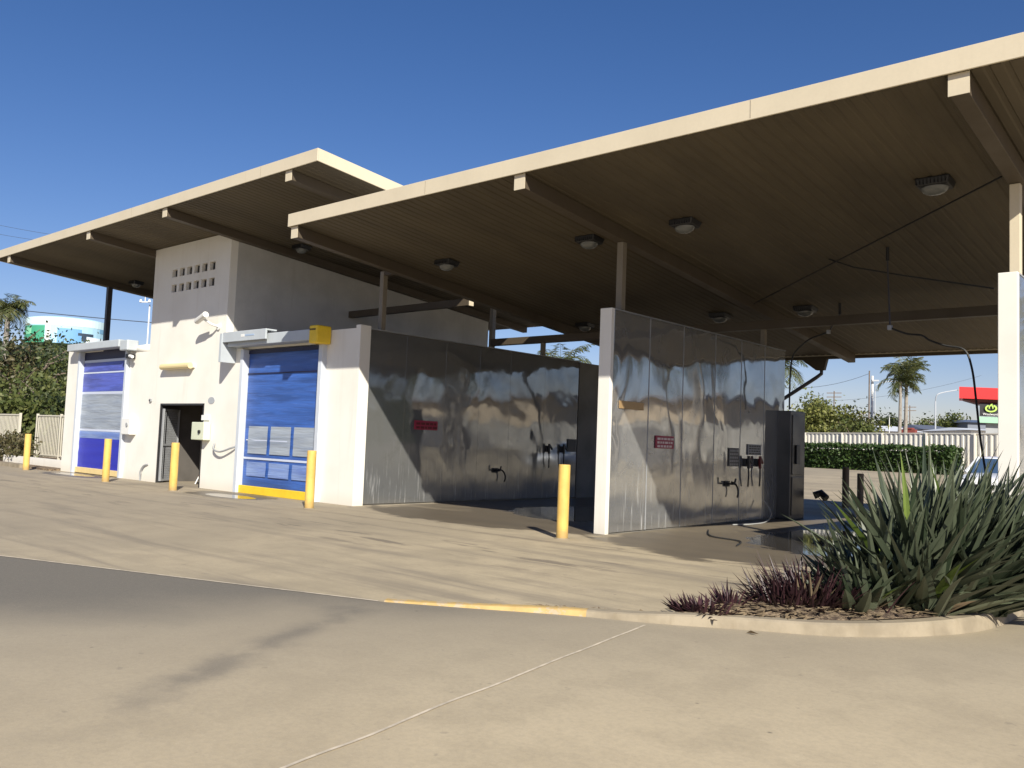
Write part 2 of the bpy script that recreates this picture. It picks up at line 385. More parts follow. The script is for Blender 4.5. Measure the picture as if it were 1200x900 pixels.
KP = [(-6.34, 5.5), (-5.56, 5.97), (-4.82, 6.42), (-4.12, 6.75), (-3.45, 7.17), (-2.81, 7.57), (-2.27, 8.27), (-1.98, 9.13), (-1.95, 10.5), (-1.95, 12.2)]
def spline(P, k=6):
    out = []
    for i in range(len(P) - 1):
        p0 = Vector(P[max(i - 1, 0)]); p1 = Vector(P[i]); p2 = Vector(P[i + 1]); p3 = Vector(P[min(i + 2, len(P) - 1)])
        for j in range(k):
            t = j / k
            out.append(.5 * ((2 * p1) + (p2 - p0) * t + (2 * p0 - 5 * p1 + 4 * p2 - p3) * t * t + (-p0 + 3 * p1 - 3 * p2 + p3) * t ** 3))
    out.append(Vector(P[-1])); return out
KS = spline([Vector((*p, 0)) for p in KP], 6)
d = MB()
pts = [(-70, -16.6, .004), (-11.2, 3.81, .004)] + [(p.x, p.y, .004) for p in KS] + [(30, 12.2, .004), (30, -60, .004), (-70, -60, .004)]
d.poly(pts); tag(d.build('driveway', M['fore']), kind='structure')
jm = weathered('joint_sealant', (.58, .50, .38), .9, .3, 8, streak=False)
j = MB()
def strip(mb, pts, wd, z):
    for a, b in zip(pts, pts[1:]):
        a = Vector((*a, 0)); b = Vector((*b, 0)); n_ = Vector((-(b - a).y, (b - a).x, 0)).normalized() * wd / 2
        mb.quad((a.x - n_.x, a.y - n_.y, z), (b.x - n_.x, b.y - n_.y, z), (b.x + n_.x, b.y + n_.y, z), (a.x + n_.x, a.y + n_.y, z))
strip(j, [(-70, -16.6), (-11.2, 3.81), (-6.4, 5.48)], .03, .009)
tag(j.build('slab_joint', jm), kind='structure')
j = MB(); jp = []
for k in range(40):
    t = k / 39; a = Vector((-3.2, .8)).lerp(Vector((-4.15, 6.6)), t); jp.append((a.x + (noise.noise((t * 9, 0, 0))) * .03, a.y))
strip(j, jp, .022, .009); tag(j.build('control_joint', jm), kind='structure')

# further joints on the rear apron
j = MB()
strip(j, [(-40, 10.6), (-2.2, 11.0)], .015, .005)
for x in (-27, -21): strip(j, [(x + 3.2, 6.2 if x > -12 else 5), (x, 10.6)], .012, .005)
tag(j.build('apron_joints', mat('old_joint', (.20, .17, .13), .95)), kind='structure')

def kerb(name, i0, i1, m, h0, h1, w_=.16):
    mb = MB(); P = KS[i0:i1 + 1]; prof = []
    for k, p in enumerate(P):
        a = KS[max(i0 + k - 1, 0)]; b = KS[min(i0 + k + 1, len(KS) - 1)]; t = (b - a).normalized(); nn = Vector((-t.y, t.x, 0))
        h = h0 + (h1 - h0) * sm(k / max(1, len(P) - 1))
        prof.append([p + Vector((0, 0, 0)), p + nn * .018 + Vector((0, 0, h * .85)), p + nn * .04 + Vector((0, 0, h)), p + nn * w_ + Vector((0, 0, h)), p + nn * (w_ + .004)])
    for a, b in zip(prof, prof[1:]):
        for q in range(4): mb.quad(a[q], b[q], b[q + 1], a[q + 1])
    mb.poly([v for v in prof[0]]); mb.poly([v for v in reversed(prof[-1])])
    return tag(mb.build(name, m), kind='structure')
M['kerb'] = weathered('kerb_concrete', (.30, .25, .175), .85, .22, 3, bump=.2)
ky = weathered('kerb_yellow', (.50, .34, .125), .7, .15, 5)
nk = NB(ky); old = nk.b.inputs['Base Color'].links[0].from_socket
wear = nk.ramp(nk.noise(nk.pos(), 9, 5, .7), .50, .60, 0, .75); nk.col(nk.mix(wear, old, (.42, .35, .26)))
kerb('painted_kerb', 0, 13, ky, .02, .06, .11)
kerb('kerb', 13, 22, M['kerb'], .06, .10)
kerb('kerb', 22, len(KS) - 1, M['kerb'], .10, .16)
BACK = [(-1.95, 12.3), (-3.1, 12.3), (-3.7, 10.4), (-4.0, 8.9), (-4.05, 7.9), (-4.1, 7.2), (-3.95, 6.98)]
# garden soil
sm_ = mat('garden_soil', (.14, .095, .06), .95); n = NB(sm_); pp = n.pos()
a_ = n.noise(pp, 14, 5, .7); n.col(n.mix(n.ramp(a_, .4, .65), (.09, .06, .04), (.36, .27, .17))); n.bump(n.noise(pp, 40, 4, .8), 1, .03)
sb = MB(); inner = []
for k in range(19, len(KS)):
    a = KS[max(k - 1, 0)]; b = KS[min(k + 1, len(KS) - 1)]; t = (b - a).normalized(); nn = Vector((-t.y, t.x, 0)); inner.append(KS[k] + nn * .15)
bk = spline([Vector((*p, 0)) for p in BACK[::-1]], 5)
N = 24
def samp(P, t):
    f = t * (len(P) - 1); i = min(int(f), len(P) - 2); return P[i].lerp(P[i + 1], f - i)
rows = []
for i in range(N + 1):
    t = i / N; a = samp(inner, t); b = samp(bk, t); row = []
    for q in range(9):
        s_ = q / 8; p = a.lerp(b, s_)
        z = .05 + .09 * sm(t * 2) + .05 * math.sin(math.pi * s_) + .02 * noise.noise(p * 5)
        if q == 0: z = .045 + .09 * sm(t * 2)
        if q == 8: z = -.02
        row.append((p.x, p.y, z))
    rows.append(row)
for a, b in zip(rows, rows[1:]):
    for q in range(8): sb.quad(a[q], b[q], b[q + 1], a[q + 1])
tag(sb.build('garden_bed', sm_, smooth=True), kind='structure')
# leaf litter on the bed and along the kerb
lt = MB(); rnd = random.Random(4)
for k in range(900):
    if k < 560: t = rnd.uniform(.1, 1); s_ = rnd.random() ** 1.5 * .8; p = samp(inner, t).lerp(samp(bk, t), s_); z = .075 + .09 * sm(t * 2) + .05 * math.sin(math.pi * s_)
    else:
        i = rnd.uniform(9, 24); p = samp(KS, i / (len(KS) - 1)) + Vector((-.1 + rnd.gauss(0, .03), .15 + abs(rnd.gauss(0, .06)), 0)); z = .02 + rnd.random() * .02
        if rnd.random() < .55: z = .012
    a = rnd.uniform(0, 6.28); L = rnd.uniform(.02, .09); wv = L * rnd.uniform(.12, .4); dz = rnd.uniform(-.01, .02)
    u = Vector((math.cos(a), math.sin(a), 0)) * L; v = Vector((-math.sin(a), math.cos(a), 0)) * wv
    c = Vector((p.x, p.y, z))
    lt.quad(c - u, c + v, c + u + Vector((0, 0, dz)), c - v)
tag(lt.build('leaf_litter', M['leaf_dead']), 'dry brown leaf litter scattered along the garden bed edge', 'leaf litter', kind='stuff')
lf = MB(); q = at_z(881, 743, .012); lf.quad((q.x - .05, q.y, .015), (q.x, q.y - .02, .045), (q.x + .06, q.y + .01, .02), (q.x, q.y + .03, .03))
tag(lf.build('fallen_leaf', M['leaf_dead'], loc=(q.x, q.y, 0)), 'single curled brown leaf lying on the driveway below the kerb', 'leaf')

# ------------------------------------------------------------------ left wash building
FY = 12.3
def zl(x, y): return 7.13 - .088 * (y - 10.3)        # left soffit height
B = empty('wash_building', (-21, FY, 0), 'white rendered wash building with louvred tower and two blue roller doors', 'building')
tw = MB()
vents = []
for r_, (z0, z1) in enumerate(((6.0, 6.2), (5.55, 5.75))):
    for k in range(6):
        x = -24.25 + k * .42; zz = .10 - k * .022
        vents.append((x, x + .29, z0, z1 + .03))
holes_wall(tw, -25.35, -21.10, 0, 6.72, FY, FY + .22, vents + [(-24.45, -21.98, -1, 2.3)])
# sloping top strip up to the soffit
for (x0, x1) in ((-25.35, -21.10),):
    tw.hexa([(x0, FY, 6.72), (x1, FY, 6.72), (x1, FY + .22, 6.72), (x0, FY + .22, 6.72)],
            [(x0, FY, zl(0, FY) - .01), (x1, FY, zl(0, FY) - .01), (x1, FY + .22, zl(0, FY + .22) - .01), (x0, FY + .22, zl(0, FY + .22) - .01)])
tw.build('tower_wall', M['white'], B)
sw = MB()
for X in ((-21.35, -21.10), (-25.35, -25.13)):
    sw.hexa([(X[0], FY + .221, 0), (X[1], FY + .221, 0), (X[1], 22.6, 0), (X[0], 22.6, 0)],
            [(X[0], FY + .221, zl(0, FY + .22) - .012), (X[1], FY + .221, zl(0, FY + .22) - .012), (X[1], 22.6, zl(0, 22.6) - .01), (X[0], 22.6, zl(0, 22.6) - .01)])
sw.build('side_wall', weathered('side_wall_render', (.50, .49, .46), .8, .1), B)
vb = MB(); vb.box(-24.5, -21.7, FY + .10, FY + .12, 5.3, 6.45); vb.build('vent_shade_sheet', M['black'], B)  # black sheet standing in for the shade inside the vent openings
# room behind the personnel doorway
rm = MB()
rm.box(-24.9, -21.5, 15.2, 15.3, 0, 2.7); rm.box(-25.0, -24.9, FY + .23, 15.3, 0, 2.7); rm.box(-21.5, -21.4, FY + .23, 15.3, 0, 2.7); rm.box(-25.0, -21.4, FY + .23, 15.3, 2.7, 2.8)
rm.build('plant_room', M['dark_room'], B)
fr = MB(); fr.box(-24.45, -24.40, FY - .01, FY + .2, 0, 2.3); fr.box(-24.40, -22.03, FY - .01, FY + .2, 2.25, 2.3); fr.box(-22.03, -21.98, FY - .01, FY + .2, 0, 2.25)
fr.build('door_frame', M['steel_dark'], B)
# walls round the two roller doors
wl = MB()
wl.box(-31.2, -30.28, FY, FY + .3, 0, 4.1); wl.box(-31.2, -30.9, FY + .301, 20, 0, 4.1)
wl.box(-26.75, -25.351, FY + .04, FY + .3, 0, 3.98)
wl.box(-30.28, -26.75, FY + .1, FY + .3, 4.02, 4.1)
wl.build('outer_wall', M['white'], B)
cp = MB(); cp.tube([(-26.6, FY + .12, 3.98), (-25.36, FY + .12, 3.98)], .13, 14); cp.build('coping', M['white'], B, smooth=True)
wr = MB(); wr.box(-21.099, -20.22, FY, FY + .22, 0, 3.74); wr.box(-16.72, -15.50, FY + .08, FY + .38, 0, 4.02); wr.box(-15.66, -15.50, FY + .08, FY + .38, 4.02, 4.09)
wr.box(-21.099, -16.72, FY + .1, FY + .3, 3.72, 4.02)
wr.build('front_pier', M['white'], B)
bw = MB(); bw.box(-15.76, -15.56, FY + .381, 20.7, 0, 4.02); bw.box(-15.76, -15.52, 20.7, 22.6, 0, 4.02)
bw.box(-20.97, -15.77, 22.3, 22.5, 0, 4.0)
bw.build('bay_side_wall', M['grey_wall'], B)
ys_ = [FY + .385, 13.83, 15.16, 16.40, 17.61, 19.1, 20.66]
for a, b in zip(ys_, ys_[1:]):
    p_ = MB(); p_.box(-15.555, -15.53, a + .002, b - .002, .03, 4.0); p_.build('steel_panel', M['steel_old'], B, bevel=.004)
    if b < 20: s_ = MB(); s_.box(-15.529, -15.526, b - .012, b + .012, .03, 4.0); s_.build('seam_cover', M['steel_old'], B)
tr = MB(); tr.box(-15.77, -15.51, FY + .382, 20.7, 4.022, 4.045); tr.build('top_trim', M['grey_metal'], B)
# doors
def fabric(name, c, c2=None):
    m = mat(name, c, .42); n = NB(m); p = n.pos(); c2 = c2 or tuple(x * .62 for x in c)
    h = n.noise(n.mp(p, (.35, 1, 3.2)), 1.6, 4, .55, .3)
    hi = n.noise(n.mp(p, (.8, 1, 14)), 1.2, 3)
    c_ = n.mix(n.ramp(h, .35, .68), c, c2)
    c_ = n.mix(n.ramp(hi, .56, .75, 0, .35), c_, tuple(min(1, x * 1.5 + .06) for x in c))
    n.col(c_); n.bump(n.math('ADD', h, n.math('MULTIPLY', hi, .4)), .6, .05); return m
M['blue'] = fabric('blue_fabric', (.045, .125, .43)); M['blue2'] = fabric('violet_blue_fabric', (.09, .12, .50)); M['blue3'] = mat('deep_blue_fabric', (.022, .03, .40), .5)
M['navy'] = mat('navy_fabric_and_shadow', (.01, .012, .05), .5)
M['paleblue'] = fabric('pale_blue_fabric', (.22, .31, .55), (.12, .19, .46)); M['window'] = fabric('vinyl_window', (.33, .37, .42), (.24, .28, .35)); M['whitish'] = mat('white_band', (.55, .60, .72), .5)
def wavy(mb, x0, x1, z0, z1, y, amp=.012, nz=14, nx_=10, seed=0):
    nz = max(2, int((z1 - z0) / .06))
    P = [[(x0 + (x1 - x0) * i / nx_, y + amp * noise.noise((seed + (x0 + (x1 - x0) * i / nx_) * .5, 0, (z0 + (z1 - z0) * k / nz) * 5)), z0 + (z1 - z0) * k / nz) for i in range(nx_ + 1)] for k in range(nz + 1)]
    for a, b in zip(P, P[1:]):
        for i in range(nx_): mb.quad(a[i], a[i + 1], b[i + 1], b[i])
def door(x0, x1, zt, bands, label, thr):
    D = MB(); wavy(D, x0 + .08, x1 - .08, .02, zt, FY + .12, .01)
    base = D.build('roller_door', M['blue'], B, smooth=True); base['label'] = label
    for name, z0, z1, m, fx in bands:
        for (f0, f1) in fx:
            b_ = MB(); xa = x0 + .08 + (x1 - x0 - .16) * f0; xb = x0 + .08 + (x1 - x0 - .16) * f1
            wavy(b_, xa, xb, z0, z1, FY + .098, .014, seed=z0 * 3)
            b_.build(name, m, base, smooth=True)
    t_ = MB(); t_.box(x0 + .02, x1 - .02, FY + .02, FY + .09, thr[0], thr[1]); t_.build('bottom_bar', thr[2], base, bevel=.01)
    for xx in (x0, x1):
        g_ = MB(); g_.box(xx - .07, xx + .07, FY - .06, FY + .13, 0, zt + .02); g_.build('guide_rail', M['alu'], base, bevel=.01)
    return base
full = [(0, 1)]
zz = lambda y: 4.03 - (y - 405) * .026
b1 = [('door_band', zz(415.5), zz(404), M['navy'], full), ('door_band', zz(419), zz(415.7), M['whitish'], full), ('door_band', zz(431), zz(419.2), M['blue2'], full), ('door_band', zz(433), zz(431.2), M['whitish'], full),
      ('door_band', zz(456), zz(433.2), M['blue2'], full), ('door_band', zz(459.5), zz(456.2), M['whitish'], full), ('window', zz(503), zz(459.7), M['window'], full), ('door_band', zz(506), zz(503.2), M['whitish'], full),
      ('door_band', zz(515), zz(506.2), M['paleblue'], full), ('door_band', .2, zz(515.2), M['blue3'], full)]
ld = door(-30.2, -26.75, 4.02, b1, 'blue roller door with a tall grey window band, left of the tower', (.02, .2, M['yellow_pale']))
z2 = lambda y: 3.65 - (y - 410) * .0212
pane3 = [(.06, .33), (.37, .64), (.68, .96)]
b2 = [('door_band', z2(413), z2(408), M['navy'], full), ('door_band', z2(438), z2(436.5), M['navy'], full), ('door_band', z2(438.2 + 0) - .02, z2(438.2), M['whitish'], [(0, .001)]),  # first navy band paints the shadow under the door housing
      ('window', z2(534), z2(501), M['window'], pane3), ('window', z2(561), z2(544), M['paleblue'], pane3), ('door_band', z2(518.5), z2(517.3), M['whitish'], [(.03, .33), (.37, .64), (.68, .97)]), ('door_band', z2(541), z2(538.5), M['whitish'], full)]
b2.pop(2)
rd = door(-20.15, -16.78, 3.68, b2, 'blue roller door with two rows of three windows and yellow bottom bar', (0.0, .2, M['yellow_bright']))
h = MB(); h.box(-30.55, -26.72, FY - .33, FY + .06, 4.04, 4.27); h.build('door_housing', M['housing'], ld, bevel=.02)
h = MB(); h.box(-26.71, -26.2, FY - .3, FY + .06, 3.92, 4.24); h.build('motor_cover', M['housing'], ld, bevel=.03)
h = MB(); h.box(-20.48, -16.90, FY - .30, FY + .06, 3.76, 4.02); h.build('door_housing', M['housing'], rd, bevel=.015)
h = MB(); h.box(-20.52, -18.55, FY - .42, FY - .37, 3.86, 4.12); h.box(-20.52, -18.55, FY - .37, FY - .1, 4.08, 4.12); h.build('housing_cover', M['housing'], rd, bevel=.01)
h = MB(); h.box(-19.65, -19.5, FY - .426, FY - .421, 3.96, 4.03); h.build('emblem', M['white_plastic'], rd)
h = MB(); h.box(-19.46, -19.05, FY - .426, FY - .421, 3.975, 4.015); h.build('emblem', mat('emblem_blue', (.35, .45, .6), .5), rd)
h = MB(); h.box(-20.64, -20.53, FY - .44, FY - .002, 3.35, 4.1); h.build('end_plate', M['housing'], rd, bevel=.006)
h = MB(); h.box(-16.88, -16.56, FY - .34, FY + .07, 3.68, 4.10); mc = h.build('motor_cover', M['yellow_bright'], rd, bevel=.03); mc['label'] = 'yellow motor cover'
h = MB()
for k in range(6): h.box(-16.85 + k * .04, -16.825 + k * .04, FY - .346, FY - .341, 3.98, 4.02)
h.build('marking', M['black'], mc)
# lintel shade box between the door and building top
# left roof
XL0, XL1, YL0, YL1 = -32.9, -14.55, 10.3, 24.5
LR = empty('skillion_roof', (-24, 17, 0), 'higher cream edged skillion roof over the white tower', 'roof')
def corrugated(mb, x0, x1, y0, y1, zf, pitch=.19, dep=.013):
    n_ = int((x1 - x0) / pitch); pitch = (x1 - x0) / n_; prof = []
    for k in range(n_):
        x = x0 + k * pitch; prof += [(x, 0), (x + pitch * .55, 0), (x + pitch * .65, dep), (x + pitch * .9, dep)]
    prof.append((x1, 0))
    for (xa, da), (xb, db) in zip(prof, prof[1:]):
        mb.quad((xa, y0, zf(xa, y0) + da), (xa, y1, zf(xa, y1) + da), (xb, y1, zf(xb, y1) + db), (xb, y0, zf(xb, y0) + db))
jmat = mat('joint_line', (.36, .31, .23), .7)
def roof(Rt, x0, x1, y0, y1, zf, beams, topthk=.255, bw_=.2, bd=.22):
    a = MB(); corrugated(a, x0 + .03, x1 - .03, y0 + .03, y1 - .03, zf); a.build('roof_sheeting', M['soffit'], Rt)
    t = MB(); t.hexa([(x0 + .02, y0 + .02, zf(0, y0) + .05), (x1 - .02, y0 + .02, zf(0, y0) + .05), (x1 - .02, y1 - .02, zf(0, y1) + .05), (x0 + .02, y1 - .02, zf(0, y1) + .05)],
                     [(x0 + .02, y0 + .02, zf(0, y0) + .2), (x1 - .02, y0 + .02, zf(0, y0) + .2), (x1 - .02, y1 - .02, zf(0, y1) + .2), (x0 + .02, y1 - .02, zf(0, y1) + .2)])
    t.build('roof_deck', M['roof_top'], Rt)
    f = MB(); f.box(x0 - .02, x1 + .02, y0 - .03, y0, zf(0, y0) - .01, zf(0, y0) + topthk); f0_name = f.build('fascia', M['cream'], Rt, bevel=.006).name
    fj = bpy.data.objects[f0_name]; x = x0 + 4.1
    while x < x1 - 1: q = MB(); q.box(x, x + .012, y0 - .0325, y0 - .0305, zf(0, y0) + .01, zf(0, y0) + topthk - .01); q.build('joint_strip', jmat, fj); x += 6.1
    f = MB(); f.box(x0 - .02, x1 + .02, y1, y1 + .03, zf(0, y1) - .02, zf(0, y1) + topthk); f.build('fascia', M['cream'], Rt, bevel=.006)
    for xx in (x0 - .02, x1 - .01):
        f = MB(); f.hexa([(xx, y0, zf(0, y0) - .008), (xx + .03, y0, zf(0, y0) - .008), (xx + .03, y1, zf(0, y1) - .008), (xx, y1, zf(0, y1) - .008)],
                         [(xx, y0, zf(0, y0) + topthk - .002), (xx + .03, y0, zf(0, y0) + topthk - .002), (xx + .03, y1, zf(0, y1) + topthk - .002), (xx, y1, zf(0, y1) + topthk - .002)])
        f.build('fascia', M['cream'], Rt)
    for X in beams:
        hw = bw_ / 2; g_ = MB(); ya = y0 + .035
        top = lambda y: zf(0, y) - .003; bot = lambda y: zf(0, y) - bd
        g_.hexa([(X - hw, ya, bot(ya)), (X + hw, ya, bot(ya)), (X + hw, y1 - .02, bot(y1)), (X - hw, y1 - .02, bot(y1))],
                [(X - hw, ya, top(ya)), (X + hw, ya, top(ya)), (X + hw, y1 - .02, top(y1)), (X - hw, y1 - .02, top(y1))])
        bo = g_.build('beam', M['beam'], Rt, bevel=.008)
        e = MB(); e.box(X - hw - .01, X + hw + .01, ya - .012, ya - .001, bot(ya) - .01, top(ya)); e.build('lit_beam_end', M['cream'], bo)  # cream piece paints the beam front as sunlit
roof(LR, XL0, XL1, YL0, YL1, zl, (-31.6, -25.45, -20.97, -15.6))
h = MB(); h.box(-31.68, -31.52, 13.62, 13.78, 4.1, zl(0, 13.7) - .22); h.build('post', M['post_dark'], LR)
h = MB(); h.box(-31.68, -31.52, 19.4, 19.56, 4.1, zl(0, 19.5) - .22); h.build('post', M['post_dark'], LR)
h = MB(); h.hexa([(-21.098, 16.35, 5.15), (-16.0, 16.35, 5.15), (-16.0, 16.5, 5.15), (-21.098, 16.5, 5.15)], [(-21.098, 16.35, 5.34), (-16.0, 16.35, 5.34), (-16.0, 16.5, 5.34), (-21.098, 16.5, 5.34)])
bo = h.build('tie_beam', M['beam'], LR)
e = MB(); e.box(-15.998, -15.985, 16.34, 16.51, 5.14, 5.35); e.build('lit_beam_end', M['cream'], bo)  # cream piece paints the sunlit end of the tie beam
# ------------------------------------------------------------------ canopy
def zr(x, y): return 5.82 - .096 * (y - 10.15)
CN = empty('wash_canopy', (-8.5, 17, 0), 'long cream edged flat canopy on posts over the open wash bays', 'canopy')
roof(CN, -15.2, -1.64, 10.15, 24.75, zr, (-15.05, -8.95, -2.55), bw_=.2, bd=.24)
for X in (-15.64, -8.95, -2.57):
    for y in (13.1,):
        zt = zr(0, y) - (.24 if X > -15.3 else .02)
        XX = X
        h = MB(); h.box(XX - .065, XX + .065, y - .065, y + .065, 4.045, zt if X > -15.3 else zr(0, y) - .1); h.build('post', M['cream'] if X > -3 else M['post'], CN, bevel=.008)  # cream for the sunlit right post, darker copy for the shaded ones
h = MB(); h.box(-15.64, -15.05, 13.05, 13.15, zr(0, 13.1) - .2, zr(0, 13.1) - .1); h.build('bracket', M['beam'], CN)
h = MB(); h.box(-17.6, -2.6, 18.95, 19.15, 4.42, 4.62); h.build('cross_beam', M['beam'], CN, bevel=.01)
h = MB(); h.box(-17.68, -17.55, 18.98, 19.12, 4.3, 6.15); h.build('post', M['post'], CN)
for X in (-15.62, -8.95, -2.57):
    h = MB(); h.box(X - .05, X + .05, 18.99, 19.11, 4.046, 4.419); h.build('stub_post', M['post'], CN)
# gutter, rainwater head and downpipe at the back
h = MB(); h.box(-15.2, -1.64, 24.79, 24.93, 4.32, 4.5); h.build('gutter', M['soffit'], CN)
a = at_y(950, 420, 24.86)
h = MB(); x_, z_ = -10.05, 4.32
h.hexa([(-10.02, 24.8, 4.0), (-9.78, 24.8, 4.0), (-9.78, 24.95, 4.0), (-10.02, 24.95, 4.0)], [(-10.45, 24.8, 4.319), (-9.7, 24.8, 4.319), (-9.7, 24.95, 4.319), (-10.45, 24.95, 4.319)])
h.build('rainwater_head', M['soffit'], CN)
h = MB(); h.tube([(-9.88, 24.88, 4.05), (-9.88, 24.88, 3.9), (-10.0, 24.8, 3.78), (-10.95, 24.4, 3.05), (-11.1, 24.3, 2.8), (-11.1, 24.3, 0)], .055, 8); h.build('downpipe', M['post_dark'], CN)
# bracing rods
h = MB(); h.tube([(-2.7, 12.9, 5.38), (-8.8, 18.2, 4.90)], .013, 5); h.build('brace_rod', M['black'], CN)
h = MB(); h.tube([at_y(960 , 300, 16.2), at_y(1000, 313, 16.0), at_y(1060, 323, 15.8), at_y(1165, 338, 15.6)], .014, 5)
h.build('cable', M['rubber'], CN)

# bay walls
def bay_wall(x0, x1, y0, y1, label, panels, zt=4.02):
    W = empty('bay_wall', ((x0 + x1) / 2, y0, 0), label, 'wall', None)
    c = MB(); c.box(x0 + .03, x1 - .03, y0 + .10, y1, 0, zt - .02); c.build('wall_core', M['grey_wall'], W)
    e = MB(); e.box(x0, x1, y0, y0 + .099, 0, zt); e.build('front_pier', M['white'], W, bevel=.008)
    for a, b in zip(panels, panels[1:]):
        for (xa, xb, xs_) in ((x1 - .029, x1 - .004, x1 - .003), (x0 + .004, x0 + .029, x0 - .003)):
            p_ = MB(); p_.box(xa, xb, a + .002, b - .002, .03, zt - .03); p_.build('steel_panel', M['steel'], W, bevel=.004)
            if b < y1 - .3: s_ = MB(); s_.box(xs_, xs_ + .003, b - .012, b + .012, .03, zt - .03); s_.build('seam_cover', M['grey_metal'], W)
    t = MB(); t.box(x0 + .0, x1 - .0, y0 + .10, y1, zt - .019, zt); t.build('top_trim', M['grey_metal'], W)
    return W
PN = [12.75, 13.94, 15.19, 16.51, 17.70, 18.87, 19.98]
bay_wall(-9.07, -8.82, 12.65, 20.0, 'freestanding stainless steel wash bay wall with white front edge behind the middle bollard', PN)
bay_wall(-2.69, -2.46, 12.65, 20.0, 'white fronted bay wall at the right edge behind the big strappy plant', PN)

# ------------------------------------------------------------------ bay equipment
def plate(name, X, y0, y1, z0, z1, m, label, cat, lines=0, lm=None, th=.012, group=None):
    o = empty(name, (X, (y0 + y1) / 2, z0), label, cat, group)
    h = MB(); h.box(X, X + th, y0, y1, z0, z1); h.build('plate', m, o, bevel=.003)
    if lines:
        rn = random.Random(int(y0 * 100)); h = MB(); hh = (z1 - z0) / (lines * 1.7 + .7)
        for k in range(lines):
            z = z1 - hh * .9 - k * hh * 1.7; y = y0 + (y1 - y0) * .08
            while y < y1 - (y1 - y0) * .12:
                L = rn.uniform(.03, .09) * (y1 - y0) * 2; h.box(X + th + .001, X + th + .003, y, min(y + L, y1 - .02), z - hh, z); y += L + (y1 - y0) * .04
        h.build('lettering', lm, o)
    return o
ltr = mat('sign_lettering', (.75, .62, .6), .5); dk = mat('sign_dark_lettering', (.12, .01, .015), .5)
SX = -8.812
plate('sign', SX, 14.2, 14.86, 1.55, 1.79, M['red'], 'red sign with pale lettering on the freestanding steel wall', 'sign', 3, ltr)
plate('sign', -15.518, 14.15, 14.92, 1.78, 2.0, M['red'], 'dark red sign on the shaded steel wall of the building', 'sign', 2, dk)
plate('sign', SX, 12.95, 13.75, 2.24, 2.38, mat('faded_orange', (.50, .33, .16), .35, .4), 'faded orange strip sign high on the freestanding steel wall', 'sign')
plate('notice', SX, 17.16, 17.62, 1.22, 1.62, mat('dark_plate', (.07, .07, .075), .4), 'dark rectangular instruction plate left of the wash guns', 'notice', 5, mat('grey_lettering', (.3, .3, .3), .5))
plate('notice', SX, 18.05, 18.72, 1.48, 1.72, mat('grey_plate', (.30, .31, .34), .4), 'light grey notice above the two wash guns', 'notice', 4, M['black'])
plate('notice', -15.518, 20.2, 20.62, 1.35, 1.72, M['black'], 'small dark notice at the far end of the shaded steel wall', 'notice')
def gun(X, y, z, label, red):
    o = empty('wash_gun', (X, y, z), label, 'wash gun', 'wash guns in holders on the steel walls')
    h = MB(); h.box(X, X + .05, y - .06, y + .06, z + .02, z + .2); h.build('holder', M['black'], o, bevel=.01)
    h = MB(); h.bar((X + .09, y, z + .26), (X + .09, y, z - .02), .055, .06); h.bar((X + .09, y, z + .24), (X + .09, y + .14, z + .10), .04, .05); h.build('grip', mat('dark_red_grip', (.13, .012, .01), .5) if red else M['black'], o, bevel=.01)
    h = MB(); h.tube([(X + .09, y, z + .02), (X + .09, y + .01, z - .2), (X + .07, y + .03, z - .42)], .018, 8); h.build('lance', M['black'], o)
gun(SX, 17.93, 1.2, 'black wash gun, left one of the pair on the freestanding wall', False)
gun(SX, 18.5, 1.2, 'red and black wash gun, right one of the pair on the freestanding wall', True)
gun(-15.518, 19.25, 1.3, 'black wash gun, left one of the pair on the shaded building wall', False)
gun(-15.518, 19.93, 1.3, 'black wash gun behind the middle bollard on the shaded building wall', False)
def hook(X, y, z, label):
    o = empty('hose_hook', (X, y, z), label, 'hose hook', 'hose hooks low on the steel walls')
    h = MB(); h.box(X, X + .02, y - .1, y + .1, z - .06, z + .06); h.build('bracket', M['black'], o)
    h = MB(); h.tube([(X + .02, y, z), (X + .18, y, z), (X + .2, y + .02, z + .12)], .022, 8); h.build('arm', M['black'], o)
    h = MB(); P = [(X + .1 + .03 * math.sin(t * .9), y + .02 + .26 * math.sin(t), z - .18 + .22 * math.cos(t)) for t in [k * .35 for k in range(0, 7)]]
    h.tube(P, .02, 6); h.build('hose_coil', M['rubber'], o)
hook(SX, 17.1, .85, 'black hose hook low on the freestanding steel wall')
hook(-15.518, 17.1, .8, 'black hose hook low on the shaded building wall')
h = MB(); P = [at_z(905, 583, .35), at_z(903, 592, .15), at_z(895, 602, .02), at_z(880, 608, .02), at_z(862, 612, .02)]
P = [(-8.7, 18.7, .45), (-8.55, 18.75, .2), (-8.45, 18.3, .03), (-8.35, 17.4, .02), (-8.5, 16.8, .02)]
tag(h.tube(spline([Vector(p) for p in P], 5), .014, 6).build('hose', mat('grey_hose', (.35, .35, .34), .5), loc=(-8.5, 17.5, 0)), 'thin pale hose drooping from the freestanding wall to the floor', 'hose')
h = MB(); P = [Vector((-8.2, 15.2, .02)), Vector((-7.6, 14.2, .02)), Vector((-6.9, 13.9, .02)), Vector((-6.6, 13.2, .02))]
tag(h.tube(spline(P, 5), .014, 6).build('hose', M['rubber'], loc=(-7.5, 14.2, 0)), 'black hose lying on the wet bay floor beside the freestanding wall', 'hose')
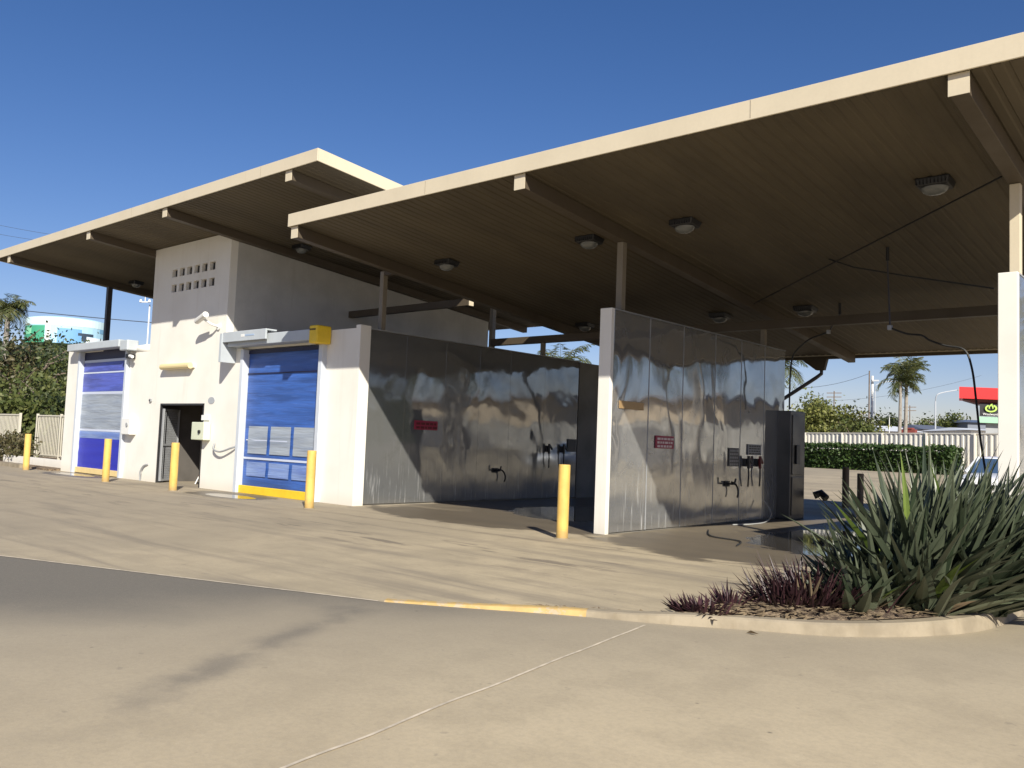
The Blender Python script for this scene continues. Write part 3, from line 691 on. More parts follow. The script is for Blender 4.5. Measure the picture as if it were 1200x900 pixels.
# coin / control cabinet at wall end
o = empty('control_cabinet', (-8.6, 20, 0), 'tall dark steel control cabinet at the end of the freestanding wall', 'cabinet')
h = MB(); h.box(-8.95, -8.50, 19.62, 20.45, 0, 2.55); h.build('cabinet_body', M['steel_dark'], o, bevel=.015)
h = MB(); h.box(-8.498, -8.48, 19.70, 20.38, 1.05, 2.45); dd = h.build('cabinet_door', M['steel_dark'], o, bevel=.01)
h = MB(); h.box(-8.478, -8.44, 19.85, 20.05, 1.3, 1.75); h.build('coin_slot', M['black'], dd, bevel=.01)
h = MB(); h.box(-8.498, -8.48, 19.70, 20.38, .1, 1.0); h.build('cabinet_door', M['steel_dark'], o, bevel=.01)
h = MB(); h.tube([(-8.4, 20.8, .55), (-8.25, 20.85, .62), (-8.1, 20.8, .5)], .09, 8); tag(h.build('hose_reel', M['black'], loc=(-8.3, 20.8, 0)), 'black hose end poking out past the control cabinet', 'hose reel')
# booms with hoses hanging from the canopy
def boom(a, b, hang, label):
    o = empty('hose_boom', a, label, 'hose boom', 'overhead hose booms under the canopy')
    h = MB(); h.tube([a, Vector(a) + Vector((0, 0, -.25))], .03, 8); h.build('pivot', M['black'], o)
    h = MB(); h.tube([Vector(a) + Vector((0, 0, -.25)), Vector(b)], .014, 8); h.build('arm', M['post_dark'], o)
    h = MB(); h.box(b[0] - .035, b[0] + .035, b[1] - .035, b[1] + .035, b[2] - .04, b[2] + .04); h.build('knuckle', M['grey_metal'], o)
    h = MB(); h.tube(spline([Vector(p) for p in hang], 6), .018, 6); h.build('hose', M['rubber'], o)
Yb = 15.5
hb = [at_y(1043, 384, Yb), at_y(1062, 391, Yb), at_y(1080, 393, Yb), at_y(1090, 399, Yb), at_y(1108, 405, Yb), at_y(1130, 410, Yb), at_y(1139, 432, Yb), at_y(1144, 470, Yb), at_y(1149, 515, Yb), at_y(1156, 560, Yb), at_y(1160, 590, Yb)]
boom((hb[0].x - .15, hb[0].y + .3, zr(0, 15.8)), tuple(hb[0]), hb, 'hose boom of the right bay with a long black hose hanging behind the strappy plant')
Yb = 19.0; hb = [at_y(971, 389, Yb), at_y(960, 393, Yb), at_y(948, 398, Yb), at_y(936, 408, Yb), at_y(929, 418, Yb), at_y(926, 440, Yb), at_y(925, 480, Yb)]
boom((hb[0].x + .15, hb[0].y + .25, zr(0, 19.3)), tuple(hb[0]), hb, 'hose boom near the control cabinet with a short black hose')

# ceiling lamps
L0 = None
def lamp(x, y, z, slope, label):
    global L0
    if L0 is None:
        o = empty('bulkhead_lamp', (0, 0, 0), label, 'ceiling lamp', 'bulkhead lamps under the two roofs'); o['_o'] = (0, 0, 0)
        h = MB(); h.hexa([(-.19, -.14, -.10), (.19, -.14, -.10), (.19, .14, -.10), (-.19, .14, -.10)], [(-.22, -.17, 0), (.22, -.17, 0), (.22, .17, 0), (-.22, .17, 0)]); bs = h.build('lamp_base', M['black'], o, bevel=.02)
        h = MB()
        for k in range(9): h.box(-.2 + k * .045, -.19 + k * .045, -.165, .165, -.085, -.01)
        h.build('cooling_fin', M['black'], bs)
        h = MB(); nn, mm = 20, 5; V = []
        for k in range(mm + 1):
            ph = k / mm * math.pi / 2
            for q in range(nn): t = 2 * math.pi * q / nn; V.append((.175 * math.cos(ph) * math.cos(t), .125 * math.cos(ph) * math.sin(t), -.10 - .085 * math.sin(ph)))
        h.v = V; h.f = [(k * nn + q, (k + 1) * nn + q, (k + 1) * nn + (q + 1) % nn, k * nn + (q + 1) % nn) for k in range(mm) for q in range(nn)]
        h.build('lamp_lens', M['lens'], o, smooth=True); L0 = o
    else: o = copy_tree(L0)
    o['label'] = label; o.location = (x, y, z); o.rotation_euler = (math.atan(slope), 0, 0); o.scale = (1.08, 1.1, 1.2)
lamp(-13.75, 13.3, zr(0, 13.3) + .002, -.096, 'leftmost front bulkhead lamp of the canopy, nearest the white building')
lamp(-9.8, 13.24, zr(0, 13.24) + .002, -.096, 'bulkhead lamp in the front row just left of the middle canopy beam')
lamp(-7.68, 13.16, zr(0, 13.16) + .002, -.096, 'bulkhead lamp in the front row just right of the middle canopy beam')
lamp(-3.59, 13.11, zr(0, 13.11) + .002, -.096, 'bulkhead lamp at the right end of the front row, the largest in view')
lamp(-14.37, 19.34, zr(0, 19.34) + .002, -.096, 'dark bulkhead lamp in the rear row hidden in shade left of the freestanding wall')
lamp(-10.28, 19.42, zr(0, 19.42) + .002, -.096, 'bulkhead lamp in the rear row above the middle of the freestanding wall')
lamp(-8.09, 19.38, zr(0, 19.38) + .002, -.096, 'bulkhead lamp in the rear row above the control cabinet')
def at_plane(px, py, z0, y0, s):
    d = ray(px, py); t = (z0 - s * y0 - 1.55) / (d.z - s * d.y); return Vector((0, 0, 1.55)) + d * t
a = at_plane(354, 288, 7.13, 10.3, -.088); lamp(a.x, a.y, a.z, -.088, 'bulkhead lamp under the higher roof beside the left corner of the canopy')
a = at_plane(160, 330, 7.13, 10.3, -.088); lamp(a.x, a.y, a.z, -.088, 'bulkhead lamp under the higher roof left of the white tower')

# ------------------------------------------------------------------ things on the facade
o = empty('security_camera', (-21.7, FY, 4.55), 'white bullet security camera on the tower wall at the shadow edge', 'camera')
h = MB(); h.tube([(-21.45, FY - .42, 4.66), (-22.0, FY - .36, 4.52)], .085, 12); bd_ = h.build('camera_body', M['white_plastic'], o, smooth=False)
h = MB(); h.tube([(-22.0, FY - .36, 4.52), (-22.03, FY - .357, 4.512)], .07, 12); h.build('camera_lens', M['black'], bd_)
h = MB(); h.tube([(-21.6, FY - .38, 4.55), (-21.5, FY - .2, 4.42), (-21.45, FY - .001, 4.38)], .035, 8); h.build('bracket', M['white_plastic'], o)
h = MB(); h.tube([(-21.45, FY - .04, 4.38), (-21.45, FY - .001, 4.38)], .09, 12); h.build('mount', M['white_plastic'], o)
o = empty('wall_light', (-23.45, FY, 3.3), 'long cream batten light on the tower above the open doorway', 'wall light')
h = MB(); h.box(-24.3, -22.6, FY - .06, FY - .001, 3.3, 3.4); h.build('base', M['white_plastic'], o, bevel=.01)
h = MB(); h.tube([(-24.27, FY - .13, 3.35), (-22.63, FY - .13, 3.35)], .085, 12); h.build('diffuser', mat('aged_diffuser', (.72, .6, .32), .4), o, smooth=False)
o = empty('electrical_box', (-21.95, FY, 1.3), 'pale green control box on the right edge of the open doorway', 'electrical box')
h = MB(); h.box(-22.2, -21.55, FY - .22, FY - .012, 1.3, 1.78); h.build('box_body', M['box_green'], o, bevel=.02)
h = MB(); h.tube([(-21.75, FY - .26, 1.52), (-21.75, FY - .221, 1.52)], .05, 10); h.build('knob', M['black'], o)
h = MB(); h.box(-22.05, -21.65, FY - .03, FY - .002, 1.84, 1.98); h.build('cover', M['white_plastic'], o)
o = empty('electrical_box', (-26.2, FY, 1.3), 'small white control box between the left roller door and the tower', 'electrical box')
h = MB(); h.box(-26.5, -25.95, FY - .18, FY + .038, 1.35, 1.85); h.build('box_body', M['white_plastic'], o, bevel=.02)
h = MB(); h.tube([(-26.1, FY - .21, 1.65), (-26.1, FY - .181, 1.65)], .06, 10); h.build('knob', M['grey_metal'], o)
h = MB(); h.tube([(-21.62 , FY - .012, 2.38), (-21.62, FY - .002, 2.38)], .17, 20)
oo = h.build('badge', mat('grey_badge', (.38, .40, .42), .5)); oo.data.transform(Matrix.Translation((21.62, -FY, -2.38))); oo.location = (-21.62, FY, 2.38); oo.scale = (1, 1, .55)
tag(oo, 'small grey oval badge on the wall right of the doorway top', 'badge')
h = MB(); P = [Vector((-21.3, FY - .02, 1.22)), Vector((-21.2, FY - .10, 1.08)), Vector((-20.8, FY - .14, 1.02)), Vector((-20.35, FY - .1, 1.13)), Vector((-20.22, FY - .05, 1.17))]
tag(h.tube(spline(P, 5), .025, 8).build('conduit', M['grey_metal'], loc=(-20.8, FY, 1.1)), 'curved grey conduit sagging between the control box and right door rail', 'conduit')
h = MB(); P = [Vector((-25.35, FY - .03, 0)), Vector((-25.32, FY - .06, .25)), Vector((-25.15, FY - .05, .45)), Vector((-24.95, FY - .01, .5))]
tag(h.tube(spline(P, 4), .025, 8).build('conduit', M['grey_metal'], loc=(-25.2, FY, 0)), 'short bent pipe rising from the ground at the left foot of the tower', 'conduit')
o = empty('door_sensor', (-26.3, FY, 3.75), 'small dark sensor under the motor cover of the left roller door', 'sensor')
h = MB(); h.box(-26.5, -26.3, FY - .2, FY + .038, 3.68, 3.82); h.build('sensor_body', M['black'], o, bevel=.02)
h = MB(); h.tube([(-26.3, FY - .15, 3.75), (-26.1, FY - .16, 3.72)], .05, 8); h.build('arm', M['white_plastic'], o)
o = empty('wall_socket', (-25.05, FY, 2.4), 'tiny dark fitting on the tower left of the doorway', 'wall fitting')
h = MB(); h.box(-25.1, -24.98, FY - .05, FY - .001, 2.35, 2.44); h.build('plate', M['grey_metal'], o, bevel=.01)
h = MB(); h.tube([(-25.04, FY - .07, 2.395), (-25.04, FY - .051, 2.395)], .02, 8); h.build('switch', M['black'], o)

# security screen door ajar, and stored things in the doorway
o = empty('screen_door', (-24.38, FY + .2, 0), 'galvanised mesh security door standing open inside the doorway', 'screen door')
h = MB()
x0_, y0_ = -24.33, FY + .05; dx_, dy_ = -.48, .72; P = lambda t, z: (x0_ + dx_ * t, y0_ + dy_ * t, z)
h.bar(P(0, .05), P(0, 2.15), .06, .05); h.bar(P(1, .05), P(1, 2.15), .06, .05)
for z in (.08, 1.1, 2.12): h.bar(P(0, z), P(1, z), .05, .06)
h.build('door_frame', M['grey_metal'], o)
h = MB()
for k in range(1, 14): h.bar(P(k / 14, .08), P(k / 14, 2.12), .012, .012)
for k in range(1, 30): h.bar(P(0, .08 + k * .068), P(1, .08 + k * .068), .012, .012)
h.build('mesh', M['grey_metal'], o)
o = empty('folding_sign', (-22.75, 13.2, 0), 'white folding stand leaning just inside the doorway', 'folding stand')
h = MB(); h.bar((-23.3, 12.9, .02), (-23.0, 13.3, 1.15), .05, .03); h.bar((-22.5, 12.85, .02), (-23.0, 13.3, 1.15), .05, .03); h.bar((-23.2, 13.05, .45), (-22.62, 13.0, .45), .03, .05); h.build('leg', M['white_plastic'], o)
h = MB(); h.quad((-22.95, 13.2, 1.0), (-23.15, 13.0, .4), (-22.7, 12.98, .4), (-22.6, 13.05, .6)); h.build('panel', M['white_plastic'], o)
o = empty('bucket', (-22.55, 12.75, 0), 'red bucket on the floor of the doorway', 'bucket')
h = MB(); h.tube([(-22.6, 12.8, .02), (-22.6, 12.8, .3)], [.13, .18], 14); h.build('bucket_body', M['red_plastic'], o)
h = MB(); h.tube([(-22.6 + .18 * math.cos(t), 12.8, .3 + .16 * math.sin(t)) for t in [k * math.pi / 8 for k in range(9)]], .008, 6); h.build('handle', M['grey_metal'], o)
o = empty('drum', (-22.2, 13.1, 0), 'white plastic drum beside the red bucket in the doorway', 'drum')
h = MB(); h.cyl(-22.24, 13.15, .01, .5, .2, 16, .03); h.build('drum_body', M['white_plastic'], o)
h = MB(); h.cyl(-22.24, 13.15, .501, .53, .12, 12); h.build('lid', M['grey_metal'], o)
o = empty('water_bottle', (-23.5, 14.2, 0), 'bluish water bottle on a dark stand inside the doorway', 'water bottle')
h = MB(); h.box(-23.8, -23.3, 14.0, 14.4, 0, 1.2); h.build('stand', M['black'], o, bevel=.02)
h = MB(); h.cyl(-23.55, 14.2, 1.2, 1.75, .18, 16, .05); h.build('bottle', mat('blue_plastic', (.2, .32, .45), .2), o)

# ------------------------------------------------------------------ bollards
BO = None
def bollard(x, y, z, label, m=None, hgt=1.22, group='yellow bollards along the front of the car wash', tilt=(0, 0)):
    global BO
    if BO is None or m is not None:
        o = empty('bollard', (0, 0, 0), label, 'bollard', group); o['_o'] = (0, 0, 0)
        h = MB(); h.cyl(0, 0, 0, hgt, .098, 24, .012); h.build('post', m or M['yellow'], o, smooth=False)
        h = MB(); h.cyl(0, 0, .0, .012, .125, 20); h.build('base_ring', M['kerb'], o)
        if m is None: BO = o
    else: o = copy_tree(BO)
    o['label'] = label; o['group'] = group; o.location = (x, y, z); o.rotation_euler = (tilt[0], tilt[1], random.uniform(0, 3))
bollard(-31.6, 11.34, 0, 'yellow bollard at the far left in front of the picket fence')
bollard(-24.9, 11.05, 0, 'yellow bollard in front of the left roller door', tilt=(0, .004))
bollard(-21.1, 11.08, 0, 'yellow bollard in front of the open doorway')
bollard(-15.35, 11.12, 0, 'yellow bollard in front of the right roller door')
bollard(-8.88, 11.5, 0, 'yellow bollard standing alone in front of the freestanding steel wall', tilt=(.004, 0))
bm_ = weathered('shaded_bollard_paint', (.10, .065, .035), .6, .2)  # roof shade put into the dark brown of the rear bollards
bollard(-9.55, 26.0, terr(-9.55, 26), 'dark brown post in the shade behind the canopy, left of the strappy plant', bm_, 1.2, 'posts behind the canopy')
a = at_z(1008, 593, 0.0); bollard(a.x, a.y, terr(a.x, a.y) - .05, 'second dark post behind the canopy, half hidden by the strappy leaves', bm_, 1.05, 'posts behind the canopy')

# ------------------------------------------------------------------ plants
def blade(mb, p, az_, elev, L, wd, droop, rn, seg=7, fold=.25, twist=0):
    d = Vector((math.cos(az_) * math.cos(elev), math.sin(az_) * math.cos(elev), math.sin(elev))); side0 = Vector((-math.sin(az_), math.cos(az_), 0))
    pos = Vector(p); i0 = len(mb.v); e = elev
    for k in range(seg + 1):
        t = k / seg; wv = wd * (math.sin(math.pi * min(1, .30 + t * .72)) ** .8 if t < 1 else 0) * (1 if t < .85 else (1 - t) / .15 * .9 + .02)
        dd = Vector((math.cos(az_) * math.cos(e), math.sin(az_) * math.cos(e), math.sin(e)))
        nrm = side0.cross(dd)
        tw_ = twist * t; sd = side0 * math.cos(tw_) + nrm * math.sin(tw_)
        nn = sd.cross(dd)
        mb.v += [tuple(pos - sd * wv / 2), tuple(pos + nn * wv * fold), tuple(pos + sd * wv / 2)]
        pos = pos + dd * L / seg; e -= droop / seg * (0.4 + 1.6 * t)
    for k in range(seg):
        a = i0 + k * 3; mb.f += [(a, a + 1, a + 4, a + 3), (a + 1, a + 2, a + 5, a + 4)]
rn = random.Random(11)
def flax(name, fans, label, seed, hmul=1.0):
    rn = random.Random(seed); g1, g2, g3 = MB(), MB(), MB()
    cx = sum(f[0] for f in fans) / len(fans); cy = sum(f[1] for f in fans) / len(fans)
    for (fx, fy, n_, Lm, lean_az, lean) in fans:
        for k in range(n_):
            az_ = rn.uniform(0, 2 * math.pi); inner_ = rn.random()
            el_ = R(87) - inner_ ** .95 * R(60)
            v = Vector((math.cos(az_) * math.cos(el_), math.sin(az_) * math.cos(el_), math.sin(el_))) + Vector((math.cos(lean_az), math.sin(lean_az), 0)) * lean
            az2 = math.atan2(v.y, v.x); el2 = math.atan2(v.z, math.hypot(v.x, v.y))
            if math.sin(az2) < -.2 and el2 < R(34): el2 = R(34) + rn.random() * .3
            L = Lm * rn.uniform(.6, 1.04) * (1 - .12 * inner_)
            u = rn.random(); mb = g2 if u < .02 else (g3 if (u < .075 and el2 < R(45)) else g1)
            r0 = rn.uniform(0, .1); ra = rn.uniform(0, 6.28)
            L *= (.6 if mb is g3 else 1)
            blade(mb, (fx + r0 * math.cos(ra), fy + r0 * math.sin(ra), .1), az2, el2, L, rn.uniform(.07, .125), rn.uniform(.02, .34) * (1 + inner_ * .6), rn, fold=rn.uniform(.1, .35), twist=rn.uniform(-.7, .7))
    rt_ = empty(name, (cx, cy, .1), label, 'strappy plant')
    g1.build('leaves', M['leaf_flax'], rt_); g2.build('fresh_leaves', M['leaf_flax_fresh'], rt_); g3.build('dead_leaves', M['leaf_dead'], rt_)
fans = []
for (x, y, n_, L) in ((-2.75, 8.55, 110, 1.25), (-2.55, 8.8, 150, 1.6), (-2.25, 9.0, 150, 1.6), (-2.6, 9.4, 140, 1.72), (-2.25, 9.5, 120, 1.6), (-2.75, 10.0, 120, 1.78), (-2.85, 9.2, 120, 1.65), (-2.4, 10.2, 100, 1.62), (-2.05, 9.3, 130, 1.45), (-2.4, 8.7, 120, 1.1)):
    fans.append((x, y, n_, L, R(45), .30))
flax('strappy_plant', fans, 'big dark green strappy plant filling the garden bed at the right edge', 3)
flax('strappy_plant', [(-3.05, 8.4, 60, .75, R(180), .1), (-2.85, 8.2, 50, .65, R(230), .2), (-3.2, 8.85, 40, .9, R(180), .15)], 'lower strappy green plant between the purple clump and the big plant', 5)
def purple(fans, label, seed):
    rn = random.Random(seed); mb = MB(); dd = MB()
    for (fx, fy, n_, Lm, sp) in fans:
        for k in range(n_):
            rx, ry = rn.gauss(0, sp), rn.gauss(0, sp * .55); az_ = rn.uniform(0, 6.28); e_ = R(rn.uniform(5, 75))
            az_ = math.atan2(ry + math.sin(az_) * sp * .7, rx + math.cos(az_) * sp * .7)
            blade(dd if rn.random() < .04 else mb, (fx + rx, fy + ry, .07), az_, e_, Lm * rn.uniform(.6, 1.1), rn.uniform(.022, .04), rn.uniform(-.1, .5), rn, 4, .3)
    rt_ = empty('purple_plant', (fans[0][0], fans[0][1], .07), label, 'purple plant', 'low purple spiky plants along the kerb')
    mb.build('leaves', M['leaf_purple'], rt_); dd.build('dead_leaves', M['leaf_dead'], rt_)
a = at_z(822, 720, .08); b = at_z(852, 716, .08)
purple([(a.x, a.y + .06, 100, .21, .10), (b.x, b.y + .05, 70, .29, .05), (a.x - .14, a.y + .02, 60, .2, .05)], 'small V shaped purple spiky clump growing over the kerb, the left one', 21)
a = at_z(935, 716, .1); b = at_z(912, 715, .1); c = at_z(955, 716, .1)
purple([(a.x, a.y + .12, 260, .54, .13), (b.x, b.y + .05, 120, .42, .09), (c.x, c.y + .05, 130, .48, .11), (a.x + .1, a.y + .35, 140, .54, .15)], 'taller purple spiky clump beside the big green plant, the right one', 22)

def crown(mb, c, r, n, ls, rn, clumps=26, flat=.0):
    c = Vector(c); C = []
    for k in range(clumps):
        v = Vector((rn.gauss(0, 1), rn.gauss(0, 1), rn.gauss(0, 1))).normalized() * rn.uniform(.45, .95)
        C.append((Vector((v.x * r[0], v.y * r[1], v.z * r[2])), rn.uniform(.16, .34)))
    for k in range(n):
        o_, cr_ = rn.choice(C); v = Vector((rn.gauss(0, .5), rn.gauss(0, .5), rn.gauss(0, .42)))
        p = c + o_ + Vector((v.x * r[0] * cr_ * 1.6, v.y * r[1] * cr_ * 1.6, v.z * r[2] * cr_ * 1.6))
        a = Vector((rn.gauss(0, 1), rn.gauss(0, 1), rn.gauss(0, 1))).normalized(); b = a.cross(Vector((rn.gauss(0, 1), rn.gauss(0, 1), rn.gauss(0, 1)))).normalized()
        s_ = ls * rn.uniform(.6, 1.4)
        mb.quad(p - a * s_, p - b * s_ * .5, p + a * s_, p + b * s_ * .5)
def tree(x, y, zb, zt, rx, ry, n, ls, m, label, seed, name='tree', cat='tree', group=None, low=.25, clumps=46):
    rn = random.Random(seed); o = empty(name, (x, y, zb), label, cat, group)
    H = zt - zb; cz = zb + H * (low + (1 - low) / 2); rz = H * (1 - low) / 2
    t = MB(); tr_ = max(.08, H * .028)
    t.tube([(x, y, zb - .2), (x + .1, y, zb + H * .3), (x - .05, y + .1, cz), (x, y, cz + rz * .5)], [tr_, tr_ * .8, tr_ * .5, tr_ * .2], 8)
    for k in range(7):
        a = rn.uniform(0, 6.28); e = rn.uniform(.3, 1.0); L = rn.uniform(.5, .9)
        p0 = Vector((x, y, zb + H * rn.uniform(.25, .55))); p1 = p0 + Vector((math.cos(a) * rx * L, math.sin(a) * ry * L, rz * e))
        t.tube([p0, (p0 + p1) / 2 + Vector((0, 0, .1 * H)), p1], [tr_ * .5, tr_ * .35, tr_ * .1], 6)
    t.build('trunk', M['bark'], o)
    c = MB(); crown(c, (x, y, cz), (rx, ry, rz), n, ls, rn, clumps); c.build('crown', m, o)
    return o
def palm(x, y, zb, zc, fl, label, seed, nf=22, tr_=.13, m=None, wind=(0, 0), tufts=26, ang=1.0, group='palm trees', lw=.035):
    rn = random.Random(seed); o = empty('palm_tree', (x, y, zb), label, 'palm tree', group)
    t = MB(); P = []; rr = []
    for k in range(14):
        s_ = k / 13; P.append((x + .15 * math.sin(s_ * 2), y, zb - .1 + (zc - zb + .1) * s_)); rr.append(tr_ * (1.35 - .5 * s_ + (.04 if k % 2 else 0)))
    t.tube(P, rr, 10); t.build('trunk', M['palm_trunk'], o); top = Vector(P[-1])
    f = MB()
    for k in range(nf):
        az_ = rn.uniform(0, 6.28); e = R(rn.uniform(-25, 80)); L = fl * rn.uniform(.75, 1.1)
        pos = top.copy(); n_ = tufts; pts_ = []
        dr = R(rn.uniform(60, 120)) * ang
        for s_ in range(n_ + 1):
            ee = e - dr * (s_ / n_) ** 1.3; d_ = Vector((math.cos(az_) * math.cos(ee) + wind[0] * .5, math.sin(az_) * math.cos(ee) + wind[1] * .5, math.sin(ee))).normalized()
            pts_.append((pos.copy(), d_)); pos = pos + d_ * L / n_
        f.tube([p for p, _ in pts_][::3], [.02 * (1 - q / n_) + .005 for q in range(0, n_ + 1, 3)], 4)
        for s_ in range(2, n_ + 1):
            p, d_ = pts_[s_]; sd = d_.cross(Vector((0, 0, 1)));
            if sd.length < .05: sd = Vector((1, 0, 0))
            sd.normalize(); ll = fl * .30 * math.sin(math.pi * (.12 + .85 * s_ / n_)) + .05
            for q in (-1, 1):
                dirn = (sd * q * .8 + d_ * .55 + Vector((0, 0, rn.uniform(-.75, .05)))).normalized()
                dirn = (dirn + Vector((wind[0], wind[1], 0)) * .3).normalized()
                tip = p + dirn * ll; wv = d_ * lw * .9
                mid_ = p + dirn * ll * .5 + wv
                f.quad(p - wv * .3, mid_, tip + Vector((0, 0, -.04)), p + dirn * ll * .5 - wv)
    f.build('crown', m or M['leaf_palm'], o)
    return o

# hedge and fence behind
FA, FB = Vector((-44.0, 53.6, 0)), Vector((14.0, 36.5, 0))
def on_line(off, s_):    # s_ in metres from FA, off towards the camera side
    dv = (FB - FA).normalized(); nn = Vector((-dv.y, dv.x, 0))
    if nn.y > 0: nn = -nn
    return FA + dv * s_ + nn * off
Lf = (FB - FA).length
F_ = empty('panel_fence', tuple(FA), 'long cream corrugated metal fence behind the hedge', 'fence')
dv = (FB - FA).normalized(); nn = Vector((-dv.y, dv.x, 0)); nn = -nn if nn.y > 0 else nn
k = 0; s_ = 0
fm = weathered('fence_paint', (.80, .76, .66), .55, .06)
while s_ < Lf - .1:
    e_ = min(s_ + 2.35, Lf); mb = MB(); x = s_
    ztop = 2.45 + .0085 * s_
    prof = []
    while x < e_ - .01: prof += [(x, 0), (min(x + .12, e_), 0), (min(x + .15, e_), .025), (min(x + .23, e_), .025)]; x += .26
    prof.append((e_, 0))
    for (a0, o0), (a1, o1) in zip(prof, prof[1:]):
        p0 = FA + dv * a0 + nn * o0; p1 = FA + dv * a1 + nn * o1
        mb.quad((p0.x, p0.y, terr(p0.x, p0.y) - .1), (p1.x, p1.y, terr(p1.x, p1.y) - .1), (p1.x, p1.y, ztop), (p0.x, p0.y, ztop))
    mb.build('fence_panel', fm, F_)
    mb = MB(); p0 = FA + dv * s_ + nn * .03; mb.box(p0.x - .04, p0.x + .04, p0.y - .04, p0.y + .04, 0, ztop + .03); mb.build('post', fm, F_)
    s_ += 2.35
mb = MB(); mb.bar(FA + Vector((0, 0, 2.47)), FB + Vector((0, 0, 2.47 + .0085 * Lf)), .08, .05); mb.build('rail', fm, F_)
hg = MB(); rn = random.Random(5); hcore = MB()
s0, s1 = 6.0, 38.0
dvl = [s0 + (s1 - s0) * i / 30 for i in range(31)]
# find hedge right end in plan (px 1110)
pr = at_y(1109, 540, 41.0); s1 = (Vector((pr.x, pr.y, 0)) - FA).dot(dv)
for k in range(26000):
    s_ = rn.uniform(s0, s1); side = rn.random()
    hh = 1.16 + .10 * noise.noise((s_ * .9, 0, 0)) + .05 * noise.noise((s_ * 4, 3, 0))
    if side < .5: of = 1.6 + 1.1 + rn.gauss(0, .06) + .1 * noise.noise((s_ * 1.3, 0, rn.random())); z = rn.uniform(0, hh)
    elif side < .9: of = 1.6 + rn.uniform(0, 1.1); z = hh + rn.gauss(0, .05)
    else: of = 1.6 + rn.uniform(0, 1.1); z = rn.uniform(0, hh); s_ = s1 + rn.gauss(0, .07)
    p = FA + dv * s_ + nn * of; p.z = terr(p.x, p.y) + z
    a = Vector((rn.gauss(0, 1), rn.gauss(0, 1), rn.gauss(0, 1))).normalized(); b = a.cross(Vector((rn.gauss(0, 1), rn.gauss(0, 1), rn.gauss(0, 1)))).normalized(); q_ = rn.uniform(.05, .10)
    hg.quad(p - a * q_, p - b * q_ * .6, p + a * q_, p + b * q_ * .6)
H_ = empty('hedge', tuple(FA + dv * s0), 'clipped dark green hedge in front of the cream fence', 'hedge')
hg.build('foliage', M['leaf_hedge'], H_)
a0 = FA + dv * s0 + nn * 1.7; a1 = FA + dv * (s1 - .08) + nn * 1.7; b0 = a0 + nn * .92; b1_ = a1 + nn * .92
hcore.hexa([a0 + Vector((0, 0, .7)), a1 + Vector((0, 0, .7)), b1_ + Vector((0, 0, .7)), b0 + Vector((0, 0, .7))], [a0 + Vector((0, 0, 1.85)), a1 + Vector((0, 0, 1.85)), b1_ + Vector((0, 0, 1.85)), b0 + Vector((0, 0, 1.85))])
hcore.build('branches', M['leaf_dark'], H_)

def plan(px, D):   # plan position at optical depth about D for an image column
    d = ray(px, 520); d = Vector((d.x, d.y, 0)) ; return d * (D / fw.dot(ray(px, 520))) , d
def P2(px, py, D):
    d = ray(px, py); return Vector((0, 0, 1.55)) + d * D
# trees behind the fence, from the photograph's own columns
a = P2(975, 500, 62); tree(a.x, a.y, .6, P2(975, 470, 62).z, 2.7, 2.4, 9500, .13, M['leaf_yellow'], 'round yellow green tree behind the cream fence', 31, low=.05)
a = P2(951, 500, 66); tree(a.x, a.y, .6, P2(951, 468, 66).z, 1.9, 2, 5000, .13, M['leaf_olive'], 'darker tree peeping over the left side of the yellow green tree', 32, low=.05)
a = P2(1000, 500, 58); tree(a.x, a.y, .6, P2(1000, 488, 58).z, 1.7, 1.7, 2200, .12, M['leaf_olive'], 'low olive shrub at the right foot of the yellow green tree', 33, low=.05)
a = P2(1038, 500, 120); tree(a.x, a.y, .6, P2(1036, 486, 120).z, 3.0, 3, 4500, .2, M['leaf_dark'], 'distant dark tree between the white pole and the palms', 34, low=.05)
a = P2(1070, 500, 140); tree(a.x, a.y, .6, P2(1070, 493, 140).z, 2.6, 3, 3000, .2, M['leaf_dark'], 'small distant dark tree right of the palm trunks', 35, low=.05)
a = P2(1108, 500, 110); tree(a.x, a.y, .6, P2(1108, 485, 110).z, 3.1, 3, 5200, .2, M['leaf_olive'], 'distant olive tree behind the right street lamp', 36, low=.05)
a = P2(1087, 500, 120); tree(a.x, a.y, .6, P2(1090, 491, 120).z, 2.0, 3, 2600, .2, M['leaf_olive'], 'lower left part tree beside the distant olive tree', 37, low=.05)
a = P2(1052, 500, 56); palm(a.x, a.y, .8, P2(1052, 447, 56).z, 1.75, 'slender palm behind the fence, the left one of the close pair', 41, 20, .10, wind=(.25, .35), group='palms behind the fence')
a = P2(1059, 500, 58); palm(a.x, a.y, .8, P2(1062, 436, 58).z, 1.9, 'slender palm behind the fence, the right one of the close pair', 42, 26, .11, wind=(.35, .3), group='palms behind the fence')
a = P2(908, 430, 48); palm(a.x, a.y, .8, P2(912, 428, 48).z, 2.6, 'palm mostly hidden behind the freestanding steel wall', 43, 20, .14, group='palms behind the car wash')
a = P2(655, 430, 52); palm(a.x, a.y, .3, P2(650, 432, 52).z, 2.6, 'palm glimpsed through the gap above the building wall', 44, 24, .14, group='palms behind the car wash')
